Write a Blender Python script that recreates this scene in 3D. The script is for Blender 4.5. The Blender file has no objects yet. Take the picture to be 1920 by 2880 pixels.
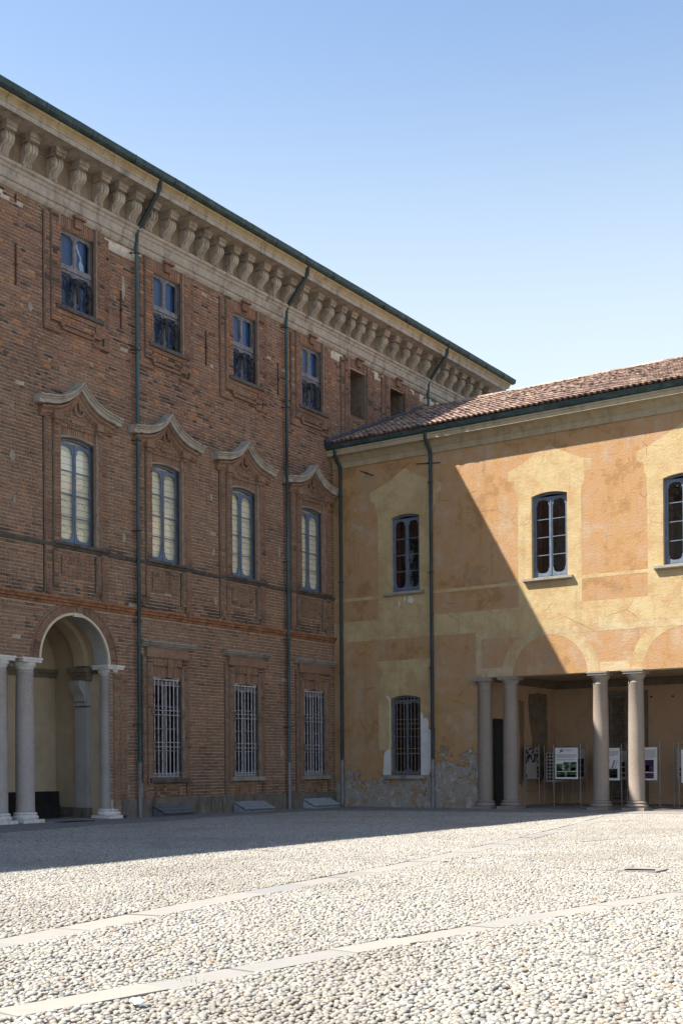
import bpy, bmesh, math, random
import numpy as np
from mathutils import Vector, Matrix
random.seed(7); RNG = np.random.default_rng(7)
S = bpy.context.scene
# ------------------------------------------------------------------ camera
F, YAW, PITCH, ROLL, PPY = 3410.57, -0.592757, 0.0041877, -0.0072914, 2143.0
CAM = Vector((27.152, -39.840, 1.60))
_fw = Vector((math.sin(YAW)*math.cos(PITCH), math.cos(YAW)*math.cos(PITCH), math.sin(PITCH)))
_r = Vector((math.cos(YAW), -math.sin(YAW), 0)); _u = _r.cross(_fw)
_r2 = math.cos(ROLL)*_r + math.sin(ROLL)*_u; _u2 = -math.sin(ROLL)*_r + math.cos(ROLL)*_u
cd = bpy.data.cameras.new('camera'); cam = bpy.data.objects.new('camera', cd)
S.collection.objects.link(cam)
cam.matrix_world = Matrix(((_r2.x, _u2.x, -_fw.x, CAM.x), (_r2.y, _u2.y, -_fw.y, CAM.y), (_r2.z, _u2.z, -_fw.z, CAM.z), (0, 0, 0, 1)))
cd.sensor_fit = 'HORIZONTAL'; cd.sensor_width = 36.0; cd.lens = 36.0*F/1920.0
cd.shift_y = (PPY-1440.0)/1920.0
cd.clip_start = 0.1; cd.clip_end = 2000
S.camera = cam
S.render.resolution_x, S.render.resolution_y = 682, 1024
# ------------------------------------------------------------------ sky, sun, exposure
SUNDIR = Vector((0.552, 0.42, -1.0)).normalized()          # direction the light travels
ELEV = math.asin(-SUNDIR.z); AZ = math.atan2(-SUNDIR.x, -SUNDIR.y)   # azimuth of the sun from +Y, clockwise
W = bpy.data.worlds.new('World'); S.world = W; W.use_nodes = True
wn = W.node_tree; wn.nodes.clear()
sky = wn.nodes.new('ShaderNodeTexSky'); sky.sky_type = 'NISHITA'; sky.sun_disc = False
sky.sun_elevation = ELEV; sky.sun_rotation = AZ; sky.air_density = 1.2; sky.dust_density = 0.5; sky.ozone_density = 1.5
bg = wn.nodes.new('ShaderNodeBackground'); bg.inputs[1].default_value = 0.057
wo = wn.nodes.new('ShaderNodeOutputWorld')
# pale summer haze thickening evenly towards the whole horizon
tc = wn.nodes.new('ShaderNodeTexCoord'); sx_ = wn.nodes.new('ShaderNodeSeparateXYZ'); wn.links.new(tc.outputs['Generated'], sx_.inputs[0])
hz_ = wn.nodes.new('ShaderNodeMapRange'); hz_.interpolation_type = 'SMOOTHSTEP'; wn.links.new(sx_.outputs[2], hz_.inputs[0])
for i_, v_ in zip((1, 2, 3, 4), (.57, .20, 0.0, .95)): hz_.inputs[i_].default_value = v_
mh = wn.nodes.new('ShaderNodeMix'); mh.data_type = 'RGBA'; wn.links.new(hz_.outputs[0], mh.inputs[0]); wn.links.new(sky.outputs[0], mh.inputs[6]); mh.inputs[7].default_value = (4.05, 4.55, 4.70, 1)
wn.links.new(mh.outputs[2], bg.inputs[0]); wn.links.new(bg.outputs[0], wo.inputs[0])
sd = bpy.data.lights.new('sun', 'SUN'); sd.energy = 3.6; sd.angle = math.radians(0.5); sd.color = (1.0, 0.93, 0.82)
sun = bpy.data.objects.new('sun', sd); S.collection.objects.link(sun)
sun.rotation_euler = SUNDIR.to_track_quat('-Z', 'Y').to_euler(); sun.location = (0, 0, 60)
S.view_settings.view_transform = 'Standard'; S.view_settings.look = 'None'
S.view_settings.exposure = 2.0; S.view_settings.gamma = 1.0; S.view_settings.use_curve_mapping = False
S.cycles.max_bounces = 8; S.cycles.diffuse_bounces = 4; S.cycles.transparent_max_bounces = 12

# ------------------------------------------------------------------ helpers: projecting, objects
def pix(P):
    d = Vector(P)-CAM; w = d.dot(_fw)
    if w < .2: return None
    return 960+F*d.dot(_r2)/w, PPY-F*d.dot(_u2)/w, w
COL = S.collection
def place(o, parent, tag=None):
    COL.objects.link(o)
    if parent is not None:
        o.parent = parent
        if parent.parent is None: o.matrix_parent_inverse = Matrix.Translation(-parent.location)
    return o
def thing(name, loc, label, cat, group=None):
    o = bpy.data.objects.new(name, None); COL.objects.link(o); o.location = loc; o.empty_display_size = .2
    o['label'] = label; o['category'] = cat
    if group: o['group'] = group
    return o
class MB:
    def __init__(s): s.v = []; s.f = []
    def poly(s, pts):
        n = len(s.v); s.v += [tuple(p) for p in pts]; s.f.append(tuple(range(n, n+len(pts)))); return s
    def box(s, a, b, M=None):
        (x0, y0, z0), (x1, y1, z1) = a, b
        c = [(x0,y0,z0),(x1,y0,z0),(x1,y1,z0),(x0,y1,z0),(x0,y0,z1),(x1,y0,z1),(x1,y1,z1),(x0,y1,z1)]
        if M: c = [M(*p) for p in c]
        n = len(s.v); s.v += [tuple(p) for p in c]
        s.f += [tuple(n+i for i in q) for q in ((0,3,2,1),(4,5,6,7),(0,1,5,4),(1,2,6,5),(2,3,7,6),(3,0,4,7))]
        return s
    def hexa(s, c):
        n = len(s.v); s.v += [tuple(p) for p in c]
        s.f += [tuple(n+i for i in q) for q in ((0,3,2,1),(4,5,6,7),(0,1,5,4),(1,2,6,5),(2,3,7,6),(3,0,4,7))]
        return s
    def loft(s, loops, closed=True, caps=True):
        n = len(s.v); k = len(loops[0])
        for l in loops: s.v += [tuple(p) for p in l]
        for i in range(len(loops)-1):
            for j in range(k if closed else k-1):
                a = n+i*k+j; b = n+i*k+(j+1) % k
                s.f.append((a, b, b+k, a+k))
        if caps and closed:
            s.f.append(tuple(range(n+k-1, n-1, -1))); s.f.append(tuple(range(n+(len(loops)-1)*k, n+len(loops)*k)))
        return s
    def tube(s, pts, r, n=8, caps=True):
        pts = [Vector(p) for p in pts]; loops = []; up = None
        for i, p in enumerate(pts):
            t = (pts[min(i+1, len(pts)-1)]-pts[max(i-1, 0)]).normalized()
            if up is None:
                up = t.orthogonal().normalized()
            up = (up-t*up.dot(t)).normalized(); sd = t.cross(up)
            rr = r[i] if isinstance(r, (list, tuple)) else r
            loops.append([p+(up*math.cos(2*math.pi*j/n)+sd*math.sin(2*math.pi*j/n))*rr for j in range(n)])
        return s.loft(loops, True, caps)
    def lathe(s, prof, c=(0, 0, 0), n=24):
        loops = [[(c[0]+r*math.cos(2*math.pi*j/n), c[1]+r*math.sin(2*math.pi*j/n), c[2]+z) for j in range(n)] for r, z in prof]
        return s.loft(loops)
    def plate(s, outer, holes, d0, d1, M):
        """flat plate with holes in (u,z), between depths d0 (front) and d1, mapped by M(u,z,d)"""
        bm = bmesh.new(); es = []
        for lp in [outer]+holes:
            vs = [bm.verts.new((p[0], p[1], 0)) for p in lp]
            es += [bm.edges.new((vs[i], vs[(i+1) % len(vs)])) for i in range(len(vs))]
        bmesh.ops.triangle_fill(bm, use_beauty=True, use_dissolve=False, edges=es)
        bm.verts.ensure_lookup_table(); bm.verts.index_update()
        n = len(s.v); k = len(bm.verts)
        s.v += [tuple(M(v.co.x, v.co.y, d0)) for v in bm.verts]+[tuple(M(v.co.x, v.co.y, d1)) for v in bm.verts]
        for f in bm.faces:
            ids = [v.index for v in f.verts]
            s.f.append(tuple(n+i for i in ids)); s.f.append(tuple(n+k+i for i in reversed(ids)))
        for e in bm.edges:
            if len(e.link_faces) == 1:
                a, b = e.verts[0].index, e.verts[1].index; s.f.append((n+a, n+b, n+k+b, n+k+a))
        bm.free(); return s
    def mesh(s, name, mat, smooth=False, fix=True):
        me = bpy.data.meshes.new(name); me.from_pydata(s.v, [], s.f)
        if mat: me.materials.append(mat)
        if fix and len(s.f) < 40000:
            bm = bmesh.new(); bm.from_mesh(me); bmesh.ops.recalc_face_normals(bm, faces=bm.faces[:]); bm.to_mesh(me); bm.free()
        if smooth is not False:
            me.polygons.foreach_set('use_smooth', [True]*len(me.polygons))
            if smooth is not True: me.set_sharp_from_angle(angle=math.radians(smooth))
        me.update(); return me
    def build(s, name, mat, parent=None, smooth=False, label=None, kind=None):
        o = bpy.data.objects.new(name, s.mesh(name, mat, smooth)); place(o, parent)
        if label: o['label'] = label
        if kind: o['kind'] = kind
        return o
def inst(name, me, parent, loc=(0, 0, 0), rot=(0, 0, 0), sc=(1, 1, 1)):
    o = bpy.data.objects.new(name, me); o.location = loc; o.rotation_euler = rot; o.scale = sc
    return place(o, parent)
def ML(u, z, d): return (-d, u, z)         # brick palace facade: u = y, depth goes to -x
def MR(u, z, d): return (u, d, z)          # plastered wing facade: u = x, depth goes to +y
def arch_pts(u0, u1, z, rise, n=10):
    """points along a segmental arch from (u0,z) to (u1,z)"""
    h = (u1-u0)/2; R = (h*h+rise*rise)/(2*rise); a = math.asin(min(1, h/R)); c = (u0+u1)/2
    return [(c+R*math.sin(-a+2*a*i/n), z+rise-R+R*math.cos(-a+2*a*i/n)) for i in range(n+1)]
def arch_fn(u0, u1, z, rise):
    h = (u1-u0)/2; R = (h*h+rise*rise)/(2*rise); c = (u0+u1)/2
    return lambda u: z+rise-R+math.sqrt(max(0, R*R-(u-c)**2))
def ell(c, z, a, b, t0, t1, n=24): return [(c+a*math.cos(t0+(t1-t0)*i/n), z+b*math.sin(t0+(t1-t0)*i/n)) for i in range(n+1)]

# ------------------------------------------------------------------ materials
class N:
    def __init__(s, name):
        s.m = bpy.data.materials.new(name); s.m.use_nodes = True; s.t = s.m.node_tree; s.t.nodes.clear()
        s.out = s.t.nodes.new('ShaderNodeOutputMaterial'); s.p = s.t.nodes.new('ShaderNodeBsdfPrincipled')
        s.t.links.new(s.p.outputs[0], s.out.inputs[0]); s.set('Roughness', .85); s.set('Specular IOR Level', .3)
        s._pos = None
    def set(s, k, v):
        i = s.p.inputs[k]
        if hasattr(v, 'is_output') or isinstance(v, bpy.types.NodeSocket): s.t.links.new(v, i)
        else: i.default_value = (*v, 1) if isinstance(v, tuple) and len(v) == 3 and i.type == 'RGBA' else v
        return s
    def node(s, t, **kw):
        n = s.t.nodes.new(t)
        for k, v in kw.items(): setattr(n, k, v)
        return n
    def link(s, a, b): s.t.links.new(a, b)
    def pos(s):
        if s._pos is None: s._pos = s.node('ShaderNodeNewGeometry').outputs['Position']
        return s._pos
    def put(s, sock, v):
        if isinstance(v, bpy.types.NodeSocket): s.link(v, sock)
        else: sock.default_value = (*v, 1) if isinstance(v, tuple) and len(v) == 3 and sock.type == 'RGBA' else v
    def scaled(s, vec, sc):
        m = s.node('ShaderNodeMapping'); s.link(vec, m.inputs[0]); m.inputs['Scale'].default_value = sc; return m.outputs[0]
    def noise(s, scale, detail=4, rough=.6, vec=None, dist=0., col=False):
        n = s.node('ShaderNodeTexNoise'); s.link(vec or s.pos(), n.inputs['Vector'])
        n.inputs['Scale'].default_value = scale; n.inputs['Detail'].default_value = detail
        n.inputs['Roughness'].default_value = rough; n.inputs['Distortion'].default_value = dist
        return n.outputs['Color' if col else 'Fac']
    def voro(s, scale, vec=None, feature='F1', out='Distance', rnd=1.):
        n = s.node('ShaderNodeTexVoronoi', feature=feature); s.link(vec or s.pos(), n.inputs['Vector'])
        n.inputs['Scale'].default_value = scale; n.inputs['Randomness'].default_value = rnd
        return n.outputs[out]
    def ramp(s, fac, stops, interp='LINEAR'):
        n = s.node('ShaderNodeValToRGB'); s.put(n.inputs[0], fac); e = n.color_ramp.elements; n.color_ramp.interpolation = interp
        while len(e) < len(stops): e.new(.5)
        for el, (p, c) in zip(e, stops):
            el.position = p; el.color = (*c, 1) if isinstance(c, tuple) else (c, c, c, 1)
        return n.outputs[0]
    def step(s, fac, a, b, lo=0., hi=1.):
        n = s.node('ShaderNodeMapRange', interpolation_type='SMOOTHSTEP'); s.put(n.inputs[0], fac)
        for i, v in zip((1, 2, 3, 4), (a, b, lo, hi)): n.inputs[i].default_value = v
        return n.outputs[0]
    def mix(s, f, a, b, mode='MIX'):
        n = s.node('ShaderNodeMix', data_type='RGBA', blend_type=mode); s.put(n.inputs[0], f); s.put(n.inputs[6], a); s.put(n.inputs[7], b)
        return n.outputs[2]
    def math(s, op, a, b=0.):
        n = s.node('ShaderNodeMath', operation=op); s.put(n.inputs[0], a); s.put(n.inputs[1], b); return n.outputs[0]
    def xyz(s):
        n = s.node('ShaderNodeSeparateXYZ'); s.link(s.pos(), n.inputs[0]); return n.outputs
    def attr(s, name):
        return s.node('ShaderNodeAttribute', attribute_name=name).outputs['Fac']
    def rand(s): return s.node('ShaderNodeObjectInfo').outputs['Random']
    def bump(s, h, strength=.4, dist=.02):
        b = s.node('ShaderNodeBump'); b.inputs['Strength'].default_value = strength; b.inputs['Distance'].default_value = dist
        s.put(b.inputs['Height'], h); s.link(b.outputs[0], s.p.inputs['Normal']); return s
    def color(s, c): return s.set('Base Color', c).m
def simple(name, c, var=.25, scale=3., rough=.8, bump=0., bscale=60., metallic=0., spec=.3, dark=None):
    n = N(name); k = n.noise(scale, 5)
    lo = tuple(x*(1-var) for x in c); hi = tuple(min(.95, x*(1+var)) for x in c)
    col = n.ramp(k, [(.3, lo), (.7, hi)])
    if dark: col = n.mix(n.step(n.noise(scale*.6, 6, .7), .5, .72), col, dark)
    n.set('Roughness', rough).set('Metallic', metallic).set('Specular IOR Level', spec)
    if bump: n.bump(n.noise(bscale, 4), bump, .01)
    return n.color(col)

def m_brick(plain=False):
    n = N('worn_brick' if plain else 'brick')
    t = n.noise(9, 3, .7) if plain else n.attr('tint')
    g = n.noise(45, 4, .7)
    c = n.ramp(t, [(0, (.034, .030, .032)), (.13, (.075, .052, .046)), (.30, (.155, .088, .066)), (.55, (.236, .130, .092)),
                   (.76, (.285, .145, .097)), (.90, (.400, .165, .066)), (1, (.40, .24, .13))])
    c = n.mix(n.step(g, .35, .75, 0, .45), c, n.mix(.5, c, (.36, .28, .22)))
    z = n.xyz()[2]
    big = n.noise(.55, 5, .62); mid = n.noise(2.6, 6, .7)
    # lime and mortar smeared over the brick, strongest on the two lower storeys
    zone = n.step(z, 11.5, 15.0, .20, .04)
    sm = n.step(n.math('ADD', n.math('ADD', n.math('MULTIPLY', mid, .55), n.math('MULTIPLY', big, .45)), zone), .56, .76)
    c = n.mix(n.math('MULTIPLY', sm, .62 if not plain else .6), c, n.mix(g, (.215, .132, .086), (.345, .230, .155)))
    # soot-dark weathering on the courses above the string courses
    dk = n.math('MULTIPLY', n.math('MAXIMUM', n.math('MULTIPLY', n.step(z, 6.6, 6.8), n.step(z, 7.35, 6.95)),
                n.math('MULTIPLY', n.step(z, 8.28, 8.34), n.step(z, 8.7, 8.4))), n.step(n.noise(1.1, 4), .42, .6))
    c = n.mix(n.math('MULTIPLY', dk, .78), c, (.042, .032, .032))
    bd = n.math('MULTIPLY', n.math('MULTIPLY', n.step(z, 12.5, 12.8), n.step(z, 13.5, 13.0)), n.step(n.noise(.75, 5, .7), .46, .58))
    c = n.mix(n.math('MULTIPLY', bd, .55), c, (.060, .044, .040))
    c = n.mix(n.step(n.noise(.42, 6, .72), .47, .66, 0, .55), c, n.mix(.55, c, (.050, .038, .034)))
    c = n.mix(n.step(n.noise(6.5, 4, .7), .56, .70, 0, .5), c, n.mix(.6, c, (.055, .042, .038)))
    c = n.mix(n.step(n.noise(.62, 6, .72, n.scaled(n.pos(), (1, 1, 1.4))), .52, .68, 0, .42), c, n.mix(.45, c, (.46, .37, .29)))
    run = n.noise(3.2, 5, .7, n.scaled(n.pos(), (1, 1.3, .10)))
    c = n.mix(n.step(run, .56, .70, 0, .5), c, (.075, .052, .042))
    lo = n.math('MULTIPLY', n.step(z, 2.0, .5), n.step(n.noise(1.7, 5, .7), .50, .62))
    c = n.mix(n.math('MULTIPLY', lo, .5), c, (.060, .046, .040))
    n.set('Roughness', .92).set('Specular IOR Level', .15)
    n.bump(n.math('ADD', g, n.math('MULTIPLY', n.noise(14, 4), .8)), .5, .012)
    return n.color(c)
def m_mortar():
    n = N('mortar'); z = n.xyz()[2]
    c = n.ramp(n.noise(5, 6, .7), [(.3, (.33, .265, .210)), (.7, (.50, .42, .345))])
    c = n.mix(n.step(n.noise(1.2, 6, .7), .5, .68, 0, .55), c, (.27, .195, .150))
    hi = n.math('MULTIPLY', n.step(z, 17.75, 18.15), n.step(n.noise(2.2, 6, .7), .40, .52))
    c = n.mix(hi, c, (.60, .55, .48))
    n.set('Roughness', .95).set('Specular IOR Level', .1); n.bump(n.noise(30, 5, .7), .6, .015)
    return n.color(c)
def m_stone(name, a, b, dark, streak=True, bump=.35):
    n = N(name); v = n.scaled(n.pos(), (1, 1, 1))
    c = n.ramp(n.noise(4, 6, .68), [(.3, a), (.7, b)])
    d = n.noise(1.6, 7, .72, n.scaled(n.pos(), (1.6, 1.6, .5)) if streak else None)
    c = n.mix(n.step(d, .48, .70, 0, .75), c, dark)
    c = n.mix(n.step(n.noise(22, 4, .7), .55, .8, 0, .35), c, tuple(x*1.35 for x in b))
    n.set('Roughness', .9).set('Specular IOR Level', .2); n.bump(n.math('ADD', n.noise(40, 4, .7), n.noise(9, 4)), bump, .015)
    return n.color(c)
def m_granite(name='granite', a=(.19, .165, .155), b=(.53, .475, .445)):
    n = N(name); c = n.ramp(n.noise(70, 3, .75), [(.32, a), (.5, tuple((x+y)/2 for x, y in zip(a, b))), (.66, b)])
    c = n.mix(n.step(n.noise(1.8, 5), .45, .75, 0, .3), c, (.20, .155, .13))
    n.set('Roughness', .75); n.bump(n.noise(70, 2), .12, .004); return n.color(c)
def m_copper():
    n = N('verdigris_copper')
    c = n.ramp(n.noise(3.2, 6, .7), [(.3, (0.019, 0.036, 0.039)), (.55, (0.048, 0.082, 0.085)), (.75, (0.100, 0.143, 0.145))])
    st = n.noise(7, 5, .7, n.scaled(n.pos(), (3, 3, .35)))
    c = n.mix(n.step(st, .50, .68, 0, .85), c, (0.011, 0.016, 0.018))
    n.set('Roughness', .6); n.bump(n.noise(25, 4), .25, .01); return n.color(c)
def m_pipe(name='weathered_pipe', k=1.):
    n = N(name); z = n.xyz()[2]
    v = n.scaled(n.pos(), (1, 1, .30))
    c = n.ramp(n.noise(1.1, 6, .7, v), [(.30, (0.009, 0.015, 0.019)), (.48, (0.023, 0.056, 0.063)), (.62, (0.048, 0.106, 0.119)), (.80, (0.057, 0.089, 0.066))])
    c = n.mix(n.step(n.noise(2.1, 5, .7, n.scaled(n.pos(), (1, 1, .6))), .62, .72, 0, .75), c, (0.071, 0.036, 0.022))
    if k < 1: c = n.mix(1-k, c, (0.008, 0.012, 0.014))
    n.set('Roughness', .5); n.set('Specular IOR Level', .4); return n.color(c)
def m_ochre(name='ochre_plaster', inside=False):
    n = N(name); x, y, z = n.xyz()
    big = n.noise(.55, 5, .6); mid = n.noise(2.4, 6, .68); fine = n.noise(26, 5, .75)
    c = n.ramp(n.math('ADD', n.math('MULTIPLY', big, .55), n.math('MULTIPLY', mid, .45)),
               [(.41, (0.318, 0.185, 0.089)), (.465, (0.414, 0.242, 0.114)), (.52, (0.402, 0.250, 0.143)), (.59, (0.420, 0.300, 0.197))])
    c = n.mix(n.step(fine, .5, .8, 0, .35), c, (0.414, 0.306, 0.194))
    c = n.mix(n.step(n.noise(.9, 6, .7, n.scaled(n.pos(), (1, 1, 1.1))), .54, .66, 0, .55), c, (0.314, 0.239, 0.171))
    c = n.mix(n.step(n.noise(1.15, 7, .7), .60, .68, 0, .4), c, (0.402, 0.206, 0.071))
    c = n.mix(n.step(n.noise(2.6, 6, .7, n.scaled(n.pos(), (2.2, 1, .14))), .52, .72, 0, .45), c, (0.228, 0.144, 0.084))
    c = n.mix(n.step(n.noise(.7, 7, .7, n.scaled(n.pos(), (1, 1, .8))), .54, .62, 0, .4), c, (0.408, 0.250, 0.106))
    ck = n.math('MULTIPLY', n.step(n.voro(.75, n.mix(.06, n.pos(), n.noise(3, 5, .7, col=True)), 'DISTANCE_TO_EDGE'), .010, .002), n.step(n.noise(.8, 4), .52, .6))
    c = n.mix(n.math('MULTIPLY', ck, .65), c, (0.156, 0.106, 0.065))
    if not inside:
        # old plaster lost near the ground
        e = n.math('ADD', n.math('MULTIPLY', n.noise(.95, 9, .70), 3.6), n.math('MULTIPLY', z, -.50))
        e = n.math('ADD', e, n.step(x, 4.2, 5.0, -.62, -.25))
        inx = n.math('MULTIPLY', n.step(x, 6.9, 6.6), n.step(z, 2.42, 2.25))
        lost = n.math('MULTIPLY', n.step(e, .55, .62), inx)
        rub = n.ramp(n.noise(17, 6, .8), [(.28, (.15, .13, .11)), (.5, (.30, .268, .235)), (.72, (.50, .46, .41))])
        rub = n.mix(n.step(n.noise(3.1, 5, .7), .54, .6, 0, .8), rub, (.46, .42, .375))
        rub = n.mix(n.step(n.noise(2.3, 6, .7), .53, .58, 0, .75), rub, (.30, .185, .095))
        c = n.mix(lost, c, rub)
        wht = n.math('MULTIPLY', n.math('MULTIPLY', n.step(z, 10.4, 11.2), n.step(z, 12.6, 12.0)), n.math('MULTIPLY', n.step(x, .75, 1.0), n.step(x, 1.65, 1.3)))
        c = n.mix(n.math('MULTIPLY', wht, n.step(n.noise(1.7, 7, .7), .53, .60)), c, (.40, .33, .25))
        n.bump(n.math('ADD', n.math('MULTIPLY', fine, .7), n.math('SUBTRACT', n.math('MULTIPLY', n.noise(11, 6, .75), .8), n.math('MULTIPLY', lost, 1.2))), .9, .025)
    else:
        c = n.mix(.78, c, (.58, .43, .32)); c = n.mix(n.step(n.noise(.8, 5, .7), .48, .66, 0, .5), c, (.38, .28, .21))
        n.bump(fine, .3, .01)
    n.set('Roughness', .95).set('Specular IOR Level', .12)
    return n.color(c)
def m_yellow(name='yellow_lime_paint', pale=False):
    n = N(name); mid = n.noise(1.9, 6, .68); fine = n.noise(26, 5, .75); big = n.noise(.6, 5)
    a, b = ((0.427, 0.321, 0.165), (0.503, 0.399, 0.229)) if not pale else ((0.404, 0.307, 0.173), (0.515, 0.425, 0.280))
    c = n.ramp(mid, [(.32, a), (.66, b)])
    c = n.mix(n.step(big, .48, .66, 0, .55), c, (0.351, 0.234, 0.115))
    c = n.mix(n.step(n.noise(1.3, 7, .72), .57, .67, 0, .6), c, (0.491, 0.414, 0.298))
    c = n.mix(n.step(n.noise(1.35, 8, .76), .47, .62, 0, .85), c, (0.409, 0.262, 0.138))
    c = n.mix(n.step(n.noise(2.2, 6, .7, n.scaled(n.pos(), (2.2, 1, .16))), .52, .72, 0, .45), c, (0.275, 0.207, 0.131))
    c = n.mix(n.step(n.noise(15, 4, .75), .55, .75, 0, .4), c, (0.468, 0.378, 0.251))
    ck = n.math('MULTIPLY', n.step(n.voro(.75, n.mix(.06, n.pos(), n.noise(3, 5, .7, col=True)), 'DISTANCE_TO_EDGE'), .010, .002), n.step(n.noise(.8, 4), .52, .6))
    c = n.mix(n.math('MULTIPLY', ck, .65), c, (0.152, 0.100, 0.060))
    n.bump(n.math('ADD', n.math('MULTIPLY', fine, .7), n.math('MULTIPLY', n.noise(11, 6, .75), .8)), .85, .025)
    n.set('Roughness', .95).set('Specular IOR Level', .12); return n.color(c)
def m_glass(name, refl=1.0, wav=.02, tint=(1, 1, 1)):
    n = N(name); t = n.t; t.nodes.remove(n.p)
    tr = n.node('ShaderNodeBsdfTransparent'); tr.inputs[0].default_value = (*tint, 1)
    gl = n.node('ShaderNodeBsdfGlossy'); gl.inputs['Roughness'].default_value = .015
    lw = n.node('ShaderNodeLayerWeight'); lw.inputs[0].default_value = .5
    fres = n.math('ADD', n.math('MULTIPLY', n.math('POWER', lw.outputs['Facing'], 5.0), .92), .045)
    b = n.node('ShaderNodeBump'); b.inputs['Strength'].default_value = wav; b.inputs['Distance'].default_value = .3
    n.link(n.noise(2.2, 2), b.inputs['Height']); n.link(b.outputs[0], gl.inputs['Normal'])
    f = n.math('MINIMUM', n.math('MULTIPLY', fres, 1.8*refl), 1.0)
    mx = n.node('ShaderNodeMixShader'); n.link(f, mx.inputs[0]); n.link(tr.outputs[0], mx.inputs[1]); n.link(gl.outputs[0], mx.inputs[2])
    n.link(mx.outputs[0], n.out.inputs[0]); return n.m
def m_tile():
    n = N('roof_tile'); t = n.attr('tint')
    c = n.ramp(t, [(0, (.065, .048, .044)), (.20, (.145, .098, .082)), (.5, (.255, .170, .137)), (.75, (.345, .240, .192)), (.9, (.40, .27, .19)), (1, (.43, .36, .29))])
    c = n.mix(n.step(n.noise(9, 5, .75), .5, .72, 0, .6), c, (.22, .19, .165))
    c = n.mix(n.step(n.noise(4, 5, .75), .58, .72, 0, .7), c, (.075, .063, .058))
    n.set('Roughness', .9); n.bump(n.noise(50, 3), .3, .006); return n.color(c)
def m_pebble():
    n = N('river_pebble'); r = n.rand()
    c = n.ramp(r, [(0, (0.119, 0.122, 0.122)), (.08, (0.175, 0.174, 0.169)), (.25, (0.239, 0.230, 0.212)), (.50, (0.280, 0.266, 0.240)), (.68, (0.257, 0.233, 0.197)),
                   (.78, (0.299, 0.287, 0.263)), (.93, (0.339, 0.329, 0.307)), (.975, (0.273, 0.223, 0.147)), (1, (0.211, 0.137, 0.098))])
    c = n.mix(n.step(n.noise(35, 4, .7), .45, .8, 0, .25), c, (0.206, 0.181, 0.147))
    c = n.mix(n.step(n.noise(.33, 6, .7), .45, .64, 0, .60), c, (0.185, 0.168, 0.143))
    n.set('Roughness', .7).set('Specular IOR Level', .3); return n.color(c)
def m_sand():
    n = N('sand_between_pebbles'); c = n.ramp(n.noise(22, 6, .75), [(.3, (0.116, 0.105, 0.091)), (.7, (0.207, 0.188, 0.163))])
    c = n.mix(n.step(n.noise(.5, 4), .5, .7, 0, .4), c, (0.071, 0.059, 0.045))
    n.set('Roughness', .95).set('Specular IOR Level', .1); v = n.voro(21); st = n.step(v, .62, .42)
    cc = n.node('ShaderNodeSeparateColor'); n.link(n.voro(21, out='Color'), cc.inputs[0])
    c = n.mix(st, c, n.ramp(cc.outputs[0], [(0, (.12, .12, .118)), (.3, (.225, .215, .196)), (.7, (.265, .245, .212)), (1, (.31, .29, .26))]))
    n.bump(n.math('MULTIPLY', v, -1.), .9, .04); return n.color(c)
def m_slab():
    n = N('paving_stone'); r = n.rand()
    c = n.ramp(r, [(0, (0.190, 0.186, 0.176)), (.3, (0.247, 0.233, 0.212)), (.6, (0.215, 0.212, 0.210)), (.8, (0.258, 0.242, 0.218)), (1, (0.194, 0.196, 0.201))])
    c = n.mix(n.step(n.noise(6, 6, .7), .42, .75, 0, .4), c, (0.190, 0.171, 0.144))
    n.set('Roughness', .75); n.bump(n.noise(35, 4), .25, .008); return n.color(c)
ORANGEB = simple('orange_brick', (.27, .125, .066), .35, 6, .95, .4, 30, dark=(.075, .055, .047)); BRICK = m_brick(); BRICKP = m_brick(True); MORTAR = m_mortar()
STONE = m_stone('weathered_cornice_stone', (.30, .255, .21), (.45, .40, .34), (.10, .086, .075))
STONEP = m_stone('pale_pediment_stone', (.31, .275, .232), (.43, .39, .335), (.125, .108, .09))
BSTONE = m_stone('bracket_stone', (.34, .295, .245), (.52, .46, .39), (.10, .085, .07))
FRIEZE = m_stone('frieze_plaster', (.205, .155, .108), (.29, .23, .165), (.14, .11, .08))
OGEE = m_stone('ochre_cornice_plaster', (.31, .235, .13), (.42, .33, .195), (.15, .11, .065))
CREAM = m_stone('cream_cornice_plaster', (.33, .272, .178), (.40, .338, .236), (.21, .168, .115), bump=.25)
DARKSTONE = m_stone('dark_sill_stone', (.075, .066, .06), (.14, .122, .11), (.035, .03, .028))
SILL = m_stone('grey_sill_stone', (.24, .22, .195), (.34, .315, .28), (.13, .115, .10))
GRANITE = m_granite(); MARBLE = m_stone('white_marble', (.56, .54, .53), (.68, .66, .64), (.33, .30, .275), bump=.15)
RENDER = m_stone('grey_cement_plinth', (.12, .105, .09), (.205, .18, .155), (.055, .047, .042))
COPPER = m_copper(); PIPE = m_pipe(); PIPED = m_pipe('dark_weathered_pipe', .38)
LEADPIPE = simple('grey_iron_pipe', (.19, .18, .20), .2, 4, .5, spec=.4, dark=(.10, .085, .085))
OCHRE = m_ochre(); OCHREIN = m_ochre('portico_plaster', True); YELLOW = m_yellow(); YELLOWP = m_yellow('pale_lime_paint', True)
WHITEPL = simple('white_patch_plaster', (.56, .55, .545), .10, 3, .9, .2)
REVEAL = m_stone('reveal_plaster', (.27, .225, .18), (.38, .325, .265), (.17, .13, .10))
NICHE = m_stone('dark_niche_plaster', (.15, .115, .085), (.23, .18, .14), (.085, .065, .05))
BLUEF = simple('blue_grey_paint', (.125, .165, .245), .22, 5, .55, .1, 80, spec=.4)
WINGF = simple('pale_blue_grey_paint', (.105, .138, .195), .25, 5, .6, .1, 80, spec=.35)
GREYF = simple('weathered_grey_wood', (.20, .195, .225), .3, 7, .8, .3, 70, dark=(.12, .11, .12))
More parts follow.
